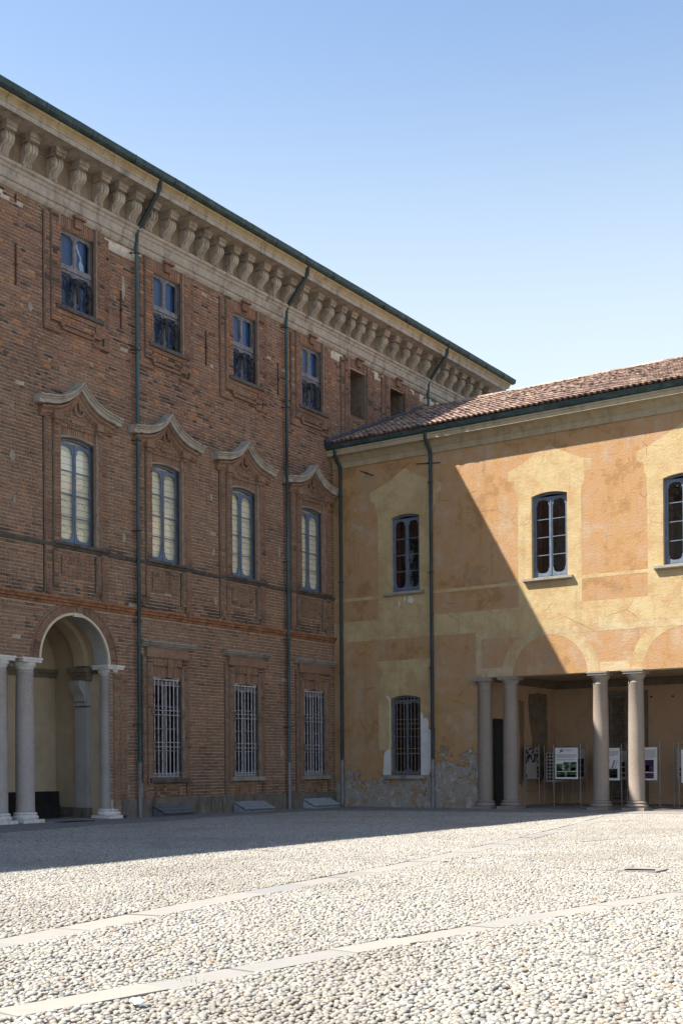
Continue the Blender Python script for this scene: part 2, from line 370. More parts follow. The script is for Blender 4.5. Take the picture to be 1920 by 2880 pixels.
VIOLF = simple('faded_violet_grey_paint', (.235, .225, .265), .25, 7, .75, .2, 70, dark=(.13, .10, .11))
GLASS = m_glass('window_glass', 1.5); GLASSB = m_glass('attic_window_glass', .55, .03); GLASSD = m_glass('dim_window_glass', .9, .03)
BLIND = simple('cream_blind', (.80, .77, .61), .08, 2, .8)
LINE = simple('blind_groove', (.20, .19, .15), .1, 2, .8)
BLUEFILM = simple('blue_film', (.012, .052, .165), .25, 1.3, .45, spec=.3)
TORN = simple('torn_white_paper', (.30, .38, .46), .15, 8, .8)
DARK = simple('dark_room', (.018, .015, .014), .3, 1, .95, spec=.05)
RED = simple('red_curtain', (.050, .007, .009), .4, 6, .9)
IRON = simple('black_iron', (.014, .013, .014), .3, 12, .55, spec=.4)
RUSTBAR = simple('rusted_light_bar', (.46, .45, .475), .3, 9, .7, dark=(.16, .075, .035))
RUSTBAR2 = simple('rusty_brown_bar', (.20, .155, .125), .35, 9, .7, dark=(.10, .042, .02))
ANCHOR = simple('rusted_iron', (.070, .038, .030), .35, 9, .85)
TILE = m_tile(); PEBBLE = m_pebble(); SAND = m_sand(); SLAB = m_slab()
PAVE = m_stone('grey_pavement', (.15, .145, .145), (.235, .225, .215), (.095, .09, .088), streak=False, bump=.2)
FLOOR = simple('dark_stone_floor', (.20, .18, .165), .3, 2, .7, .15)
CREAMWALL = simple('cream_wall', (.46, .37, .26), .12, 1.5, .9, .1)
GREYSTUC = simple('grey_stucco', (.34, .33, .32), .12, 2, .9, .1)
RIMP = simple('cream_rim_paint', (.56, .50, .37), .1, 3, .85)
MOULDG = simple('grey_green_moulding', (.17, .15, .115), .2, 3, .85)
GREENDOOR = simple('dark_green_wood', (.035, .042, .040), .35, 6, .6)
LOUVRE = simple('grey_shutter_wood', (.19, .168, .145), .3, 6, .75)
BLACKW = simple('blackened_wood', (.012, .010, .010), .4, 3, .85)
HATCHES = [simple('dark_grey_planks', (.115, .125, .135), .3, 9, .7, .2, 60), simple('grey_planks', (.24, .26, .28), .25, 9, .7, .2, 60), simple('pale_grey_planks', (.31, .335, .36), .25, 9, .7, .2, 60)]
STEEL = simple('zinc_tube', (.30, .31, .33), .15, 6, .4, metallic=.6)
WIRE = simple('dull_wire', (.16, .155, .15), .2, 6, .5, metallic=.4)
PAPER = simple('white_poster_paper', (.88, .89, .92), .03, 2, .6)
GPAPER = simple('grey_poster_paper', (.42, .41, .43), .05, 2, .7)
INK = simple('grey_print', (.36, .38, .46), .12, 30, .7)
NAVY = simple('navy_print', (.02, .028, .11), .2, 20, .6)
BLK = simple('black_print', (.02, .018, .02), .6, 40, .6)
def m_photo(name, stops, sc):
    n = N(name); return n.set('Roughness', .5).color(n.ramp(n.noise(sc, 5, .75), stops))
PH1 = m_photo('park_photo_print', [(.3, (.012, .016, .014)), (.46, (.04, .075, .035)), (.56, (.14, .20, .10)), (.68, (.42, .50, .52))], 9)
PH2 = m_photo('dark_photo_print', [(.35, (.006, .006, .008)), (.55, (.03, .028, .03)), (.68, (.20, .16, .11)), (.75, (.4, .4, .38))], 11)
PH3 = m_photo('costume_photo_print', [(.3, (.01, .012, .012)), (.42, (.02, .02, .09)), (.52, (.05, .03, .12)), (.60, (.32, .10, .05)), (.72, (.10, .20, .08))], 12)
LAWN = simple('pale_lawn_print', (.26, .34, .22), .2, 14, .6)
GRASSM = simple('grass', (.07, .10, .03), .4, 30, .8)
SCRAP = simple('white_paper_scrap', (.80, .80, .80), .05, 20, .7)
FLASH = simple('dark_blue_flashing', (.030, .036, .052), .3, 3, .5, spec=.4)

# ------------------------------------------------------------------ generic builders
def wall_sheet(u0, u1, z0, z1, holes, M, d, mb):
    """front sheet at depth d with holes (u0,u1,zb,top); top a number or a function of u"""
    bs = {u0, u1}
    for h in holes:
        bs |= {h[0], h[1]}
        if callable(h[3]): bs |= {h[0]+(h[1]-h[0])*i/(24 if h[1]-h[0] > 2 else 10) for i in range(25 if h[1]-h[0] > 2 else 11)}
    bs = sorted(b for b in bs if u0 <= b <= u1)
    for a, b in zip(bs, bs[1:]):
        if b-a < 1e-6: continue
        m = (a+b)/2; za = zb = z0
        for h in sorted((h for h in holes if h[0] < m < h[1]), key=lambda h: h[2]):
            if h[2] > max(za, zb)+1e-4: mb.poly([M(a, za, d), M(b, zb, d), M(b, h[2], d), M(a, h[2], d)])
            t = h[3]; za, zb = (t(a), t(b)) if callable(t) else (t, t)
        mb.poly([M(a, za, d), M(b, zb, d), M(b, z1, d), M(a, z1, d)])
def reveal(h, M, d0, d1, mb, bottom=True):
    u0, u1, zb, t = h; f = t if callable(t) else (lambda u: t)
    mb.poly([M(u0, zb, d0), M(u0, f(u0), d0), M(u0, f(u0), d1), M(u0, zb, d1)])
    mb.poly([M(u1, zb, d0), M(u1, zb, d1), M(u1, f(u1), d1), M(u1, f(u1), d0)])
    n = 10 if callable(t) else 1
    if callable(t) and u1-u0 > 2: n = 32
    us = [u0+(u1-u0)*i/n for i in range(n+1)]
    for a, b in zip(us, us[1:]): mb.poly([M(a, f(a), d0), M(b, f(b), d0), M(b, f(b), d1), M(a, f(a), d1)])
    if bottom: mb.poly([M(u0, zb, d0), M(u0, zb, d1), M(u1, zb, d1), M(u1, zb, d0)])
def pane_outline(u0, u1, z0, z1, top=None, bot=None, r=.09):
    """glass outline; top/bot: 'arch' (round head with little shoulders) or 'ear' (scooped corners)"""
    def corner(cu, cz, kind, su, sz):
        if kind is None: return [(cu, cz)]
        if kind == 'ear':
            return [(cu+su*r*math.cos(a), cz+sz*r*math.sin(a)) for a in (math.radians(t) for t in (90, 68, 45, 22, 0))]
        w = (u1-u0)/2; R = w*.74; e = .72   # flattened round head with a small shoulder
        return [(cu, cz+sz*R*1.06), (cu+su*.028, cz+sz*R*.98)]+[(cu+su*(w-(w-.028)*math.cos(a)**e), cz+sz*(R*.95-R*.95*math.sin(a)**e)) for a in (math.radians(t) for t in (15, 32, 50, 68, 82))]
    bl = corner(u0, z0, bot, 1, 1); br = corner(u1, z0, bot, -1, 1); tr = corner(u1, z1, top, -1, -1); tl = corner(u0, z1, top, 1, -1)
    return bl+br[::-1]+tr+tl[::-1]
def casement_window(parent, M, u0, u1, z0, z1, rise, d, frame_mat, glass, rows, behind, depth=.06, name='window', top='arch', bot='arch', st=.062):
    """two leaves, each with a column of panes; returns the window part"""
    fr = MB(); t = .055
    outer = [(u0, z0), (u1, z0)]+[(p[0], p[1]) for p in arch_pts(u0, u1, z1, rise)][::-1] if rise else [(u0, z0), (u1, z0), (u1, z1), (u0, z1)]
    inner = [(u0+t, z0+t*.8), (u1-t, z0+t*.8)]+([(p[0], p[1]-t) for p in arch_pts(u0+t, u1-t, z1, rise*.9)][::-1] if rise else [(u1-t, z1-t), (u0+t, z1-t)])
    fr.plate(outer, [inner], d, d+depth+.03, M)
    win = fr.build(name, frame_mat, parent)
    c = (u0+u1)/2
    for s in (0, 1):
        a, b = (u0+t+.004, c-.004) if s == 0 else (c+.004, u1-t-.004)
        zb, zt = z0+t, z1-t*.6
        hs = []; zz = [zb+.10+(zt-.10-zb-.10)*r for r in rows]
        for i in range(len(rows)-1):
            zlo = zz[i]+(.014 if i else 0); zhi = zz[i+1]-(.014 if i < len(rows)-2 else 0)
            hs.append(pane_outline(a+st, b-st, zlo, zhi, top if i == len(rows)-2 else None, bot if i == 0 else None))
        lf = MB(); lf.plate([(a, zb), (b, zb), (b, zt), (a, zt)], hs, d+.012, d+.05, M)
        lf.build('casement', frame_mat, win)
        if s == 1: MB().box((c-.022, zb, d-.012), (c+.022, zt, d+.011), lambda u, z, dd: M(u, z, dd)).build('meeting_stile', frame_mat, win)
        for i in range(len(rows)-1):
            MB().poly([M(a+st-.02, zz[i]-.01, d+.032), M(b-st+.02, zz[i]-.01, d+.032), M(b-st+.02, zz[i+1]+.01, d+.032), M(a+st-.02, zz[i+1]+.01, d+.032)]).build('pane', glass, win)
    behind(win, u0, u1, z0, z1+rise, d)
    return win
def bx(M):   # a box given in (u,z,d)
    return lambda a, b: MB().box((a[0], a[1], a[2]), (b[0], b[1], b[2]), M)
def behind_blind(win, u0, u1, z0, z1, d, M=ML):
    MB().poly([M(u0, z0, d+.13), M(u1, z0, d+.13), M(u1, z1, d+.13), M(u0, z1, d+.13)]).build('blind', BLIND, win)
    ln = MB(); z = z0+.18; k = 0
    while z < z1-.1:
        e = .012*math.sin(k*2.1)
        ln.box((u0+.05, z, d+.122), (u1-.05, z+.011, d+.128), M); z += .19+.03*math.sin(k*1.7); k += 1
    for j, q in enumerate(range(4)):     # scalloped cut-outs of the inner shutters
        for s in (.27, .73):
            cu = u0+(u1-u0)*s; zz = z0+.45+q*.78
            pts = [M(cu+.15*math.cos(a)+.03*math.cos(3*a), zz+.13*math.sin(a), d+.122) for a in [math.pi*2*i/14 for i in range(8)]]
            for p0, p1 in zip(pts, pts[1:]): ln.tube([p0, p1], .005, 3)
    ln.build('blind_groove', LINE, win)
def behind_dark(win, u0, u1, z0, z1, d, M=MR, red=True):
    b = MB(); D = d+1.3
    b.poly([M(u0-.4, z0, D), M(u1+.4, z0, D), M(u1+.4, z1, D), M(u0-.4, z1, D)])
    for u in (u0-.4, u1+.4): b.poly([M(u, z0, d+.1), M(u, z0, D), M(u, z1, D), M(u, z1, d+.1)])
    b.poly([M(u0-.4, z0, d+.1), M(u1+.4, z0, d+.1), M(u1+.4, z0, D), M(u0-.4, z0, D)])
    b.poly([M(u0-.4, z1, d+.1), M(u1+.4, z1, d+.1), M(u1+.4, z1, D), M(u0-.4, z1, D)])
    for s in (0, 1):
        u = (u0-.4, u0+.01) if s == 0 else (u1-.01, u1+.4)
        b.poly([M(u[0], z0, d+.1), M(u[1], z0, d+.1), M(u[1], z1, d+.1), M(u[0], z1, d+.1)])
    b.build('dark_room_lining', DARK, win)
    if red:
        c = MB(); n = 9; w = .19
        for i in range(n):
            a, bb = u0+.02+w*i/n, u0+.02+w*(i+1)/n
            da, db = d+.22+.03*math.sin(i*2.2), d+.22+.03*math.sin((i+1)*2.2)
            c.poly([M(a, z0, da), M(bb, z0, db), M(bb, z1, db), M(a, z1, da)])
        c.build('curtain', RED, win)
def shared_copy(src, parent, loc):
    o = src.copy(); COL.objects.link(o); o.parent = parent
    if parent.parent is None: o.matrix_parent_inverse = Matrix.Translation(-parent.location)
    else: o.matrix_parent_inverse = Matrix.Identity(4)
    o.location = loc; return o

# ================================================================== BRICK PALACE
PAL = thing('brick_palace', (0, -8, 0), 'three storey weathered red brick palace with scrolled stone cornice and blue framed windows', 'palace')
TOPC = [-13.76, -9.76, -5.66, -1.49]           # window axes, top storey
MIDC = [-13.83, -9.88, -5.78, -1.59]           # first floor
GNDC = [-9.85, -5.68, -1.46]                   # ground floor
Y0, Y1 = -21.5, 13.5
AC, AR, AZS = -13.875, 1.445, 4.86             # portico arch: axis, radius, springing
TW = .72; TOPW = [c+.06 for c in TOPC]
H_top = [(c-TW, c+TW, 15.47, 17.88) for c in TOPW]
H_nich = [(1.22, 2.46, 15.93, 17.84), (4.27, 5.60, 15.93, 17.85)]
MW = .77; MIDW = [c+.08 for c in MIDC]
H_mid = [(c-MW, c+MW, 8.38, arch_fn(c-MW, c+MW, 11.50, .12)) for c in MIDW]
GW = .75; GNDW = [c+.08 for c in GNDC]
H_gnd = [(c-GW, c+GW, 1.28, arch_fn(c-GW, c+GW, 4.52, .07)) for c in GNDW]
semi = lambda c, r: (lambda u: AZS+math.sqrt(max(0, r*r-(u-c)**2)))
H_arch = [(AC-AR, AC+AR, -.1, semi(AC, AR)), (-17.45, AC-AR, -.1, 4.80), (-20.34, -17.45, -.1, semi(-18.895, AR))]
HOLES = H_top+H_nich+H_mid+H_gnd+H_arch
mb = MB(); wall_sheet(Y0, Y1, 0, 18.3, HOLES, ML, .014, mb)
WALL = mb.build('wall', MORTAR, PAL)
mb = MB()   # hidden body: back, ends and upper structure
mb.box((-12, Y0-40, 0), (-3.4, Y1, 20.0)); mb.box((-3.4, Y0-40, 6.75), (-1.35, Y1, 8.2)); mb.box((-3.4, Y0-40, 18.3), (.0, Y1, 19.9))
mb.box((-3.4, Y0-40, 0), (0, Y0, 18.3)); mb.box((-3.4, -12.2, 0), (-1.35, -11.9, 6.7))
mb.build('rear_body', REVEAL, PAL)
# reveals
for h in H_top+H_mid+H_gnd: mb = MB(); reveal(h, ML, .0135, .34, mb); mb.build('window_reveal', REVEAL, PAL)
for h in H_nich:
    mb = MB(); reveal(h, ML, .0135, .75, mb); mb.poly([ML(h[0], h[2], .75), ML(h[1], h[2], .75), ML(h[1], h[3], .75), ML(h[0], h[3], .75)]); mb.build('blind_niche', NICHE, PAL)
mb = MB(); mb.box((1.24, 15.94, .42), (1.42, 17.8, .5), ML); mb.box((1.24, 16.2, .30), (1.62, 16.32, .5), ML); mb.build('niche_frame', REVEAL, PAL)
# --- relief zones on the brickwork: (u0,u1,z0,z1,projection)
REL = []
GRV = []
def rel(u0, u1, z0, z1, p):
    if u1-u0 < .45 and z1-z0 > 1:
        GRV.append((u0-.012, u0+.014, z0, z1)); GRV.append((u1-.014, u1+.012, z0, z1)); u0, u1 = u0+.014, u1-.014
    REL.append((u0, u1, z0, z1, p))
for c in TOPC:
    for s in (-1, 1):
        a, b = sorted((c+s*1.34, c+s*1.10)); rel(a, b, 14.72, 18.12, .07)
        a, b = sorted((c+s*1.10, c+s*.70)); rel(a, b, 14.95, 18.2, .13)
    rel(c-.70, c+.70, 14.95, 15.36, .085)
for c in (1.84, 4.93):
    for s in (-1, 1):
        a, b = sorted((c+s*1.25, c+s*1.02)); rel(a, b, 14.9, 18.12, .055)
        a, b = sorted((c+s*1.02, c+s*.66)); rel(a, b, 14.9, 18.2, .10)
for c in MIDC:
    for s in (-1, 1):
        a, b = sorted((c+s*1.30, c+s*1.00)); rel(a, b, 6.82, 12.35, .07)
        a, b = sorted((c+s*1.00, c+s*.71)); rel(a, b, 8.34, 12.2, .14)
        a, b = sorted((c+s*.98, c+s*.78)); rel(a, b, 7.0, 8.14, .09)
    rel(c-1.0, c+1.0, 11.9, 12.35, .08)
    rel(c-.62, c+.62, 7.40, 8.02, .05)
for c in GNDC:
    for s in (-1, 1):
        a, b = sorted((c+s*1.16, c+s*.97)); rel(a, b, .63, 5.3, .05)
        a, b = sorted((c+s*.97, c+s*.70)); rel(a, b, 1.1, 5.3, .085)
    rel(c-.97, c+.97, 4.95, 5.52, .085)
    rel(c-.60, c+.60, .66, 1.02, .03)
rel(-12.3, -11.72, .0, 4.6, .05)
mb = MB()
for (a, b, z0, z1, p) in REL: mb.box((a, z0, -(p-.014)), (b, z1, .02), ML)
mb.build('relief_backing', simple('dull_mortar', (.235, .170, .130), .25, 6, .95, .3), PAL)
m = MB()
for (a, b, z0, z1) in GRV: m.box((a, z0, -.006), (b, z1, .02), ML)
m.build('dark_groove', simple('dark_mortar', (.060, .042, .034), .3, 9, .95), PAL)  # thin strips coloured dark, set into the grooves beside the brick surrounds
# --- zones the coursing leaves to other brickwork (voussoirs, flat arches, mouldings)
NOB = []
for c in TOPC+[1.84, 4.93]: NOB.append((c-.80, c+.80, 17.86, 18.22))
for c in MIDC: NOB.append((c-.80, c+.80, 11.45, 11.90))
for c in GNDC: NOB.append((c-.80, c+.80, 4.50, 4.94))
NOB.append((Y0, .12, 6.50, 6.74)); NOB.append((Y0, .12, 8.20, 8.33))
RING = [(AC, AZS, AR, 1.72), (-18.895, AZS, AR, 1.72)]
PITCH_B, BH = .108, .084
BV, BF, BT, INFO = [], [], [], []
rngb = random.Random(11)
def brick(u0, u1, z0, z1, p, tint, M=ML):
    """five-faced brick standing p proud of the facade"""
    j = lambda s=.007: rngb.uniform(-s, s)
    q = p+rngb.choice((.004, .007, .010, .013)); n = len(BV)
    for (u, z) in ((u0, z0), (u1, z0), (u1, z1), (u0, z1)): BV.append(M(u+j(.002), z+j(.002), .016-p))
    e = .004
    for (u, z) in ((u0+e, z0+e), (u1-e, z0+e), (u1-e, z1-e), (u0+e, z1-e)): BV.append(M(u+j(), z+j(), -q+j(.002)))
    BF.extend(((n+4, n+5, n+6, n+7), (n, n+1, n+5, n+4), (n+1, n+2, n+6, n+5), (n+2, n+3, n+7, n+6), (n+3, n, n+4, n+7)))
    BT.extend([tint]*8)
def tint_at(y, z):
    t = rngb.gauss(.52, .12)+.07*math.sin(y*1.3+z*.9)*math.sin(z*1.7-y*.6)
    if rngb.random() < .07+.06*math.sin(y*.8+z*1.1): t = rngb.uniform(.0, .18)
    if rngb.random() < .07: t = rngb.uniform(.78, .95)
    if z > 13.5: t += .04
    for c in GNDC:
        if abs(y-c) < .72 and z < 1.12: t = rngb.uniform(.0, .25) if (c < -9 and rngb.random() < .6) else rngb.uniform(.7, .98)
    if -.78 < y < -.15 and z < 12.2 and rngb.random() < .55: t = rngb.uniform(.74, .98)
    if 6.78 < z < 7.25 and math.sin(y*2.1)+.6*math.sin(y*5.3+1) > .15 and rngb.random() < .75: t = rngb.uniform(0, .12)
    if 6.74 < z < 6.95 and rngb.random() < .3: t = rngb.uniform(.75, 1)
    return min(1, max(0, t))
ci = 0; z = .63
while z < 18.25:
    zc = z+BH/2; hz = []
    for h in HOLES:
        if callable(h[3]):
            if h[2] <= zc:
                us = [h[0]+(h[1]-h[0])*i/40 for i in range(41)]
                ins = [u for u in us if h[3](u) > zc-.01 and h[3](u) > h[2]]
                if ins: hz.append((min(ins), max(ins)))
        elif h[2] < zc+.02 and h[3] > zc-.02: hz.append((h[0], h[1]))
    for nb in NOB:
        if nb[2] < zc < nb[3]: hz.append((nb[0], nb[1]))
    for gq in GRV:
        if gq[2] < zc < gq[3]: hz.append((gq[0], gq[1]))
    for (c, zs, r0, r1) in RING:
        if zs-.05 < zc < zs+r1: w = math.sqrt(max(0, r1*r1-(zc-zs)**2)); hz.append((c-w, c+w))
    rz = [r for r in REL if r[2] <= zc <= r[3]]
    ed = sorted({Y0, Y1, 0.0}|{.495*i for i in range(1, 27)}|{e for h in hz for e in h}|{e for r in rz for e in r[:2]})
    ph = rngb.uniform(0, .09)+(.165 if ci % 2 else 0)
    for a, b in zip(ed, ed[1:]):
        m = (a+b)/2
        if b-a < .012 or any(h[0]-1e-6 < m < h[1]+1e-6 for h in hz): continue
        p = max([r[4] for r in rz if r[0] < m < r[1]], default=0)
        if m > .02 and zc < 14.35+.42*(m+.6)-.15: continue
        u = a; first = True
        while u < b-.02:
            if first:
                k = (a-Y0-ph) % .495; L = .495-k
                if L > .33: L -= .165
                first = False
            else: L = (.33 if rngb.random() < .52 else .165)*rngb.uniform(.95, 1.05)
            e = min(u+L, b)
            if b-e < .07: e = b
            if e-u > .035:
                lost = zc > 17.95 and math.sin(m*1.9)+math.sin(m*4.3+1)+rngb.uniform(-.6, .6) > -.35 and p == 0
                if not lost and rngb.random() > .002:
                    INFO.append((len(BV), u+.010, e-.010, z, z+BH, p))
                    zj = rngb.uniform(-.005, .005); brick(u+.010, e-.010, z+zj, z+BH+zj+rngb.uniform(-.005, .005), p, tint_at((u+e)/2, zc))
            u = e
    ci += 1; z += PITCH_B
def soldier(c, z0, z1, w, p, n, fan=.0):
    """flat arch of bricks on end, leaning outwards"""
    for i in range(n):
        a, b = -w+2*w*i/n, -w+2*w*(i+1)/n
        t = min(1, max(0, rngb.gauss(.62, .16))); q = p+rngb.choice((.004, .008, .012)); k = len(BV); g = .008
        pts = [(c+a+g, z0), (c+b-g, z0), (c+b*(1+fan)-g, z1), (c+a*(1+fan)+g, z1)]
        for u, zz in pts: BV.append(ML(u, zz, .016-p))
        for u, zz in pts: BV.append(ML(u, zz, -q))
        BF.extend(((k+4, k+5, k+6, k+7), (k, k+1, k+5, k+4), (k+1, k+2, k+6, k+5), (k+2, k+3, k+7, k+6), (k+3, k, k+4, k+7))); BT.extend([t]*8)
for c in TOPC+[1.84, 4.93]: soldier(c, 17.89, 18.20, .74, .02, 19, .06)
for c in MIDC: soldier(c, 11.64, 11.88, .72, .03, 19, .08)
for c in GNDC: soldier(c, 4.61, 4.92, .72, .02, 17, .10)
for (c, zs, r0, r1) in RING:
    n = 58
    for i in range(n):
        a0, a1 = math.pi*i/n+.004, math.pi*(i+1)/n-.004; k = len(BV); t = min(1, max(0, rngb.gauss(.40, .14)))
        pts = [(c+r*math.cos(a), zs+r*math.sin(a)) for r, a in ((r0+.02, a0), (r0+.02, a1), (r1-.02, a1), (r1-.02, a0))]
        for u, zz in pts: BV.append(ML(u, zz, .016))
        for u, zz in pts: BV.append(ML(u, zz, -.022+rngb.uniform(-.004, .004)))
        BF.extend(((k+4, k+5, k+6, k+7), (k, k+1, k+5, k+4), (k+1, k+2, k+6, k+5), (k+2, k+3, k+7, k+6), (k+3, k, k+4, k+7))); BT.extend([t]*8)
# the 300 bricks that show largest become single parts of the wall, the rest one part
score = []
for i, (vi, a, b, z0, z1, p) in enumerate(INFO):
    q = pix(((p, (a+b)/2, (z0+z1)/2)))
    if q and 6 < q[0] < 1900 and 0 < q[1] < 2880 and b-a > .25: score.append((q[2], i))
score.sort(); single = {i for _, i in score[:300]}
sv = {INFO[i][0] for i in single}
def tint_mesh(name, v, f, t, mat):
    me = bpy.data.meshes.new(name); me.from_pydata(v, [], f); me.materials.append(mat)
    at = me.attributes.new('tint', 'FLOAT', 'POINT'); at.data.foreach_set('value', np.array(t, dtype=np.float32)); me.update(); return me
single_vi = set()
for s0 in sv: single_vi |= set(range(s0, s0+8))
V2, F2, T2, idx = [], [], [], {}
for f in BF:
    if f[0] in single_vi: continue
    for vi in f:
        if vi not in idx: idx[vi] = len(V2); V2.append(BV[vi]); T2.append(BT[vi])
    F2.append(tuple(idx[vi] for vi in f))
o = bpy.data.objects.new('brick_coursing', tint_mesh('brick_coursing', V2, F2, T2, BRICK)); place(o, WALL); o['kind'] = 'stuff'
UB = []
for k in range(14):
    j = lambda s: rngb.uniform(-s, s)
    v = [(0, y, zz) for y, zz in ((-.5, -.5), (.5, -.5), (.5, .5), (-.5, .5))]+[(1+j(.15), y*.97+j(.015), zz*.88+j(.05)) for y, zz in ((-.5, -.5), (.5, -.5), (.5, .5), (-.5, .5))]
    UB.append(tint_mesh('brick', v, [(4, 5, 6, 7), (0, 1, 5, 4), (1, 2, 6, 5), (2, 3, 7, 6), (3, 0, 4, 7)], [min(1, max(0, .04+.94*k/13))]*8, BRICK))
for i in sorted(single):
    vi, a, b, z0, z1, p = INFO[i]
    q = -(BV[vi+4][0])
    inst('brick', UB[min(13, int(BT[vi]*14))], WALL, (p-.016, (a+b)/2, (z0+z1)/2), (0, 0, 0), (max(.015, BV[vi+4][0]-p+.016), b-a, z1-z0))

# --- plinth, string courses
mb = MB(); segs = [(-12.0, -11.0), (-11.0, -7.05), (-7.05, -6.85), (-6.85, -2.9), (-2.9, .0)]
for i, (a, b) in enumerate(segs): mb.box((a, 0, -(.05 if i % 2 else .09)), (b, .615, .02), ML)
mb.build('plinth', RENDER, PAL)
def moulding(name, prof, u0, u1, mat, parent, M=ML, cuts=None):
    """prof: [(proj, z)...] swept straight along the facade"""
    m = MB(); us = cuts or [u0, u1]
    m.loft([[M(u, z, -p) for p, z in prof] for u in us], True, True)
    return m.build(name, mat, parent)
moulding('lower_string_course', [(-.02, 6.50), (.06, 6.50), (.06, 6.56), (.11, 6.59), (.11, 6.65), (.15, 6.68), (.15, 6.735), (-.02, 6.745)], Y0, .15, ORANGEB, PAL)
moulding('sill_string_course', [(-.02, 8.20), (.05, 8.20), (.08, 8.25), (.10, 8.29), (.10, 8.325), (-.02, 8.345)], Y0, .12, DARKSTONE, PAL)
# --- top storey trimmings
for c in TOPC:
    MB().box((c-.95, 15.335, -.20), (c+.98, 15.455, .30), ML).build('sill', DARKSTONE, PAL)
    m = MB(); m.box((c-.86, 15.20, -.125), (c+.86, 15.332, .0), ML); m.box((c-1.34, 14.62, -.075), (c-.65, 14.72, .0), ML); m.box((c+.65, 14.62, -.075), (c+1.34, 14.72, .0), ML)
    m.box((c-.65, 14.78, -.10), (c+.65, 14.86, .0), ML); m.box((c-.72, 14.86, -.12), (c-.60, 15.0, 0), ML); m.box((c+.60, 14.86, -.12), (c+.95, 15.0, 0), ML); m.box((c+.70, 14.95, -.13), (c+.92, 15.25, 0), ML)
    m.build('apron_moulding', BRICKP, PAL)
for c in TOPC+[1.84, 4.93]:
    m = MB(); m.box((c-.14, 18.0, -.13), (c+.14, 18.26, .0), ML); m.box((c-.24, 18.26, -.22), (c+.24, 18.33, .0), ML); m.build('keystone', BRICKP, PAL)
# top windows
def scroll(cu, cz, r, turns, a0, sg, M, d, rad, mb, bulge):
    pts = []
    for i in range(int(14*turns)+1):
        t = i/14; rr = r*(1-.75*t/turns); a = a0+sg*2*math.pi*t
        u, z = cu+rr*math.cos(a), cz+rr*math.sin(a); pts.append(M(u, z, d-bulge(z)))
    mb.tube(pts, rad, 4)
def railing(c):
    m = MB(); zb, zt = 15.50, 16.47; bulge = lambda z: .10*math.sin(math.pi*min(1, max(0, (z-zb)/(zt-zb))))
    d = .06
    for z in (zb, zt): m.box((c-.655, z-.014, d-.014), (c+.655, z+.014, d+.014), ML)
    for s in (-1, 1):
        m.tube([ML(c+s*.63, zb+(zt-zb)*i/8, d-bulge(zb+(zt-zb)*i/8)) for i in range(9)], .014, 4)
        for (u, z, r, t, a, g) in ((.44, 16.22, .17, 1.6, 1.6, 1), (.40, 15.84, .15, 1.6, -1.2, -1), (.52, 15.68, .10, 1.4, 2.2, 1), (.20, 15.66, .11, 1.5, .5, 1), (.56, 16.02, .08, 1.3, 3.5, -1), (.24, 16.36, .08, 1.3, 4.4, -1),
                                 (.33, 16.04, .10, 1.3, 2.5, 1), (.46, 16.40, .06, 1.2, 0, 1)):
            scroll(c+s*u, z, r, t, a if s > 0 else math.pi-a, g*s, ML, d, .010, m, bulge)
        m.tube([ML(c+s*(.10+.42*math.sin(i/10*3.1)), zb+(zt-zb)*i/10, d-bulge(zb+(zt-zb)*i/10)-.01) for i in range(11)], .011, 4)
        m.tube([ML(c+s*(.60-.36*math.sin(i/10*3.1)), zb+(zt-zb)*i/10, d-bulge(zb+(zt-zb)*i/10)-.01) for i in range(11)], .012, 4)
        for i in range(6):     # leaves
            z = 15.6+i*.15; u = .22+.30*((i*37) % 10)/10
            m.poly([ML(c+s*u, z, d-bulge(z)-.02), ML(c+s*(u+.05), z+.03, d-bulge(z)-.03), ML(c+s*(u+.03), z+.10, d-bulge(z)-.02), ML(c+s*(u-.03), z+.06, d-bulge(z)-.035)])
    # embossed central cartouche
    pr = [(0, 15.72), (.03, 15.76), (.055, 15.84), (.07, 15.92), (.085, 16.05), (.11, 16.18), (.13, 16.30), (.10, 16.38), (.14, 16.44), (.05, 16.50), (0, 16.52)]
    loops = []
    for w, z in pr:
        w = max(w, .004); loops.append([ML(c+w*math.cos(a), z, d-bulge(z)-.03-.06*max(0, math.sin(a))) for a in [math.pi*2*j/12 for j in range(12)]])
    m.loft(loops)
    for s in (-1, 1): m.lathe([(.001, -.05), (.05, -.03), (.055, 0), (.05, .03), (.001, .05)], ML(c+s*.16, 16.30, d-.16), 8)
    return m
RAILME = railing(0).mesh('balcony_railing', IRON, 40)
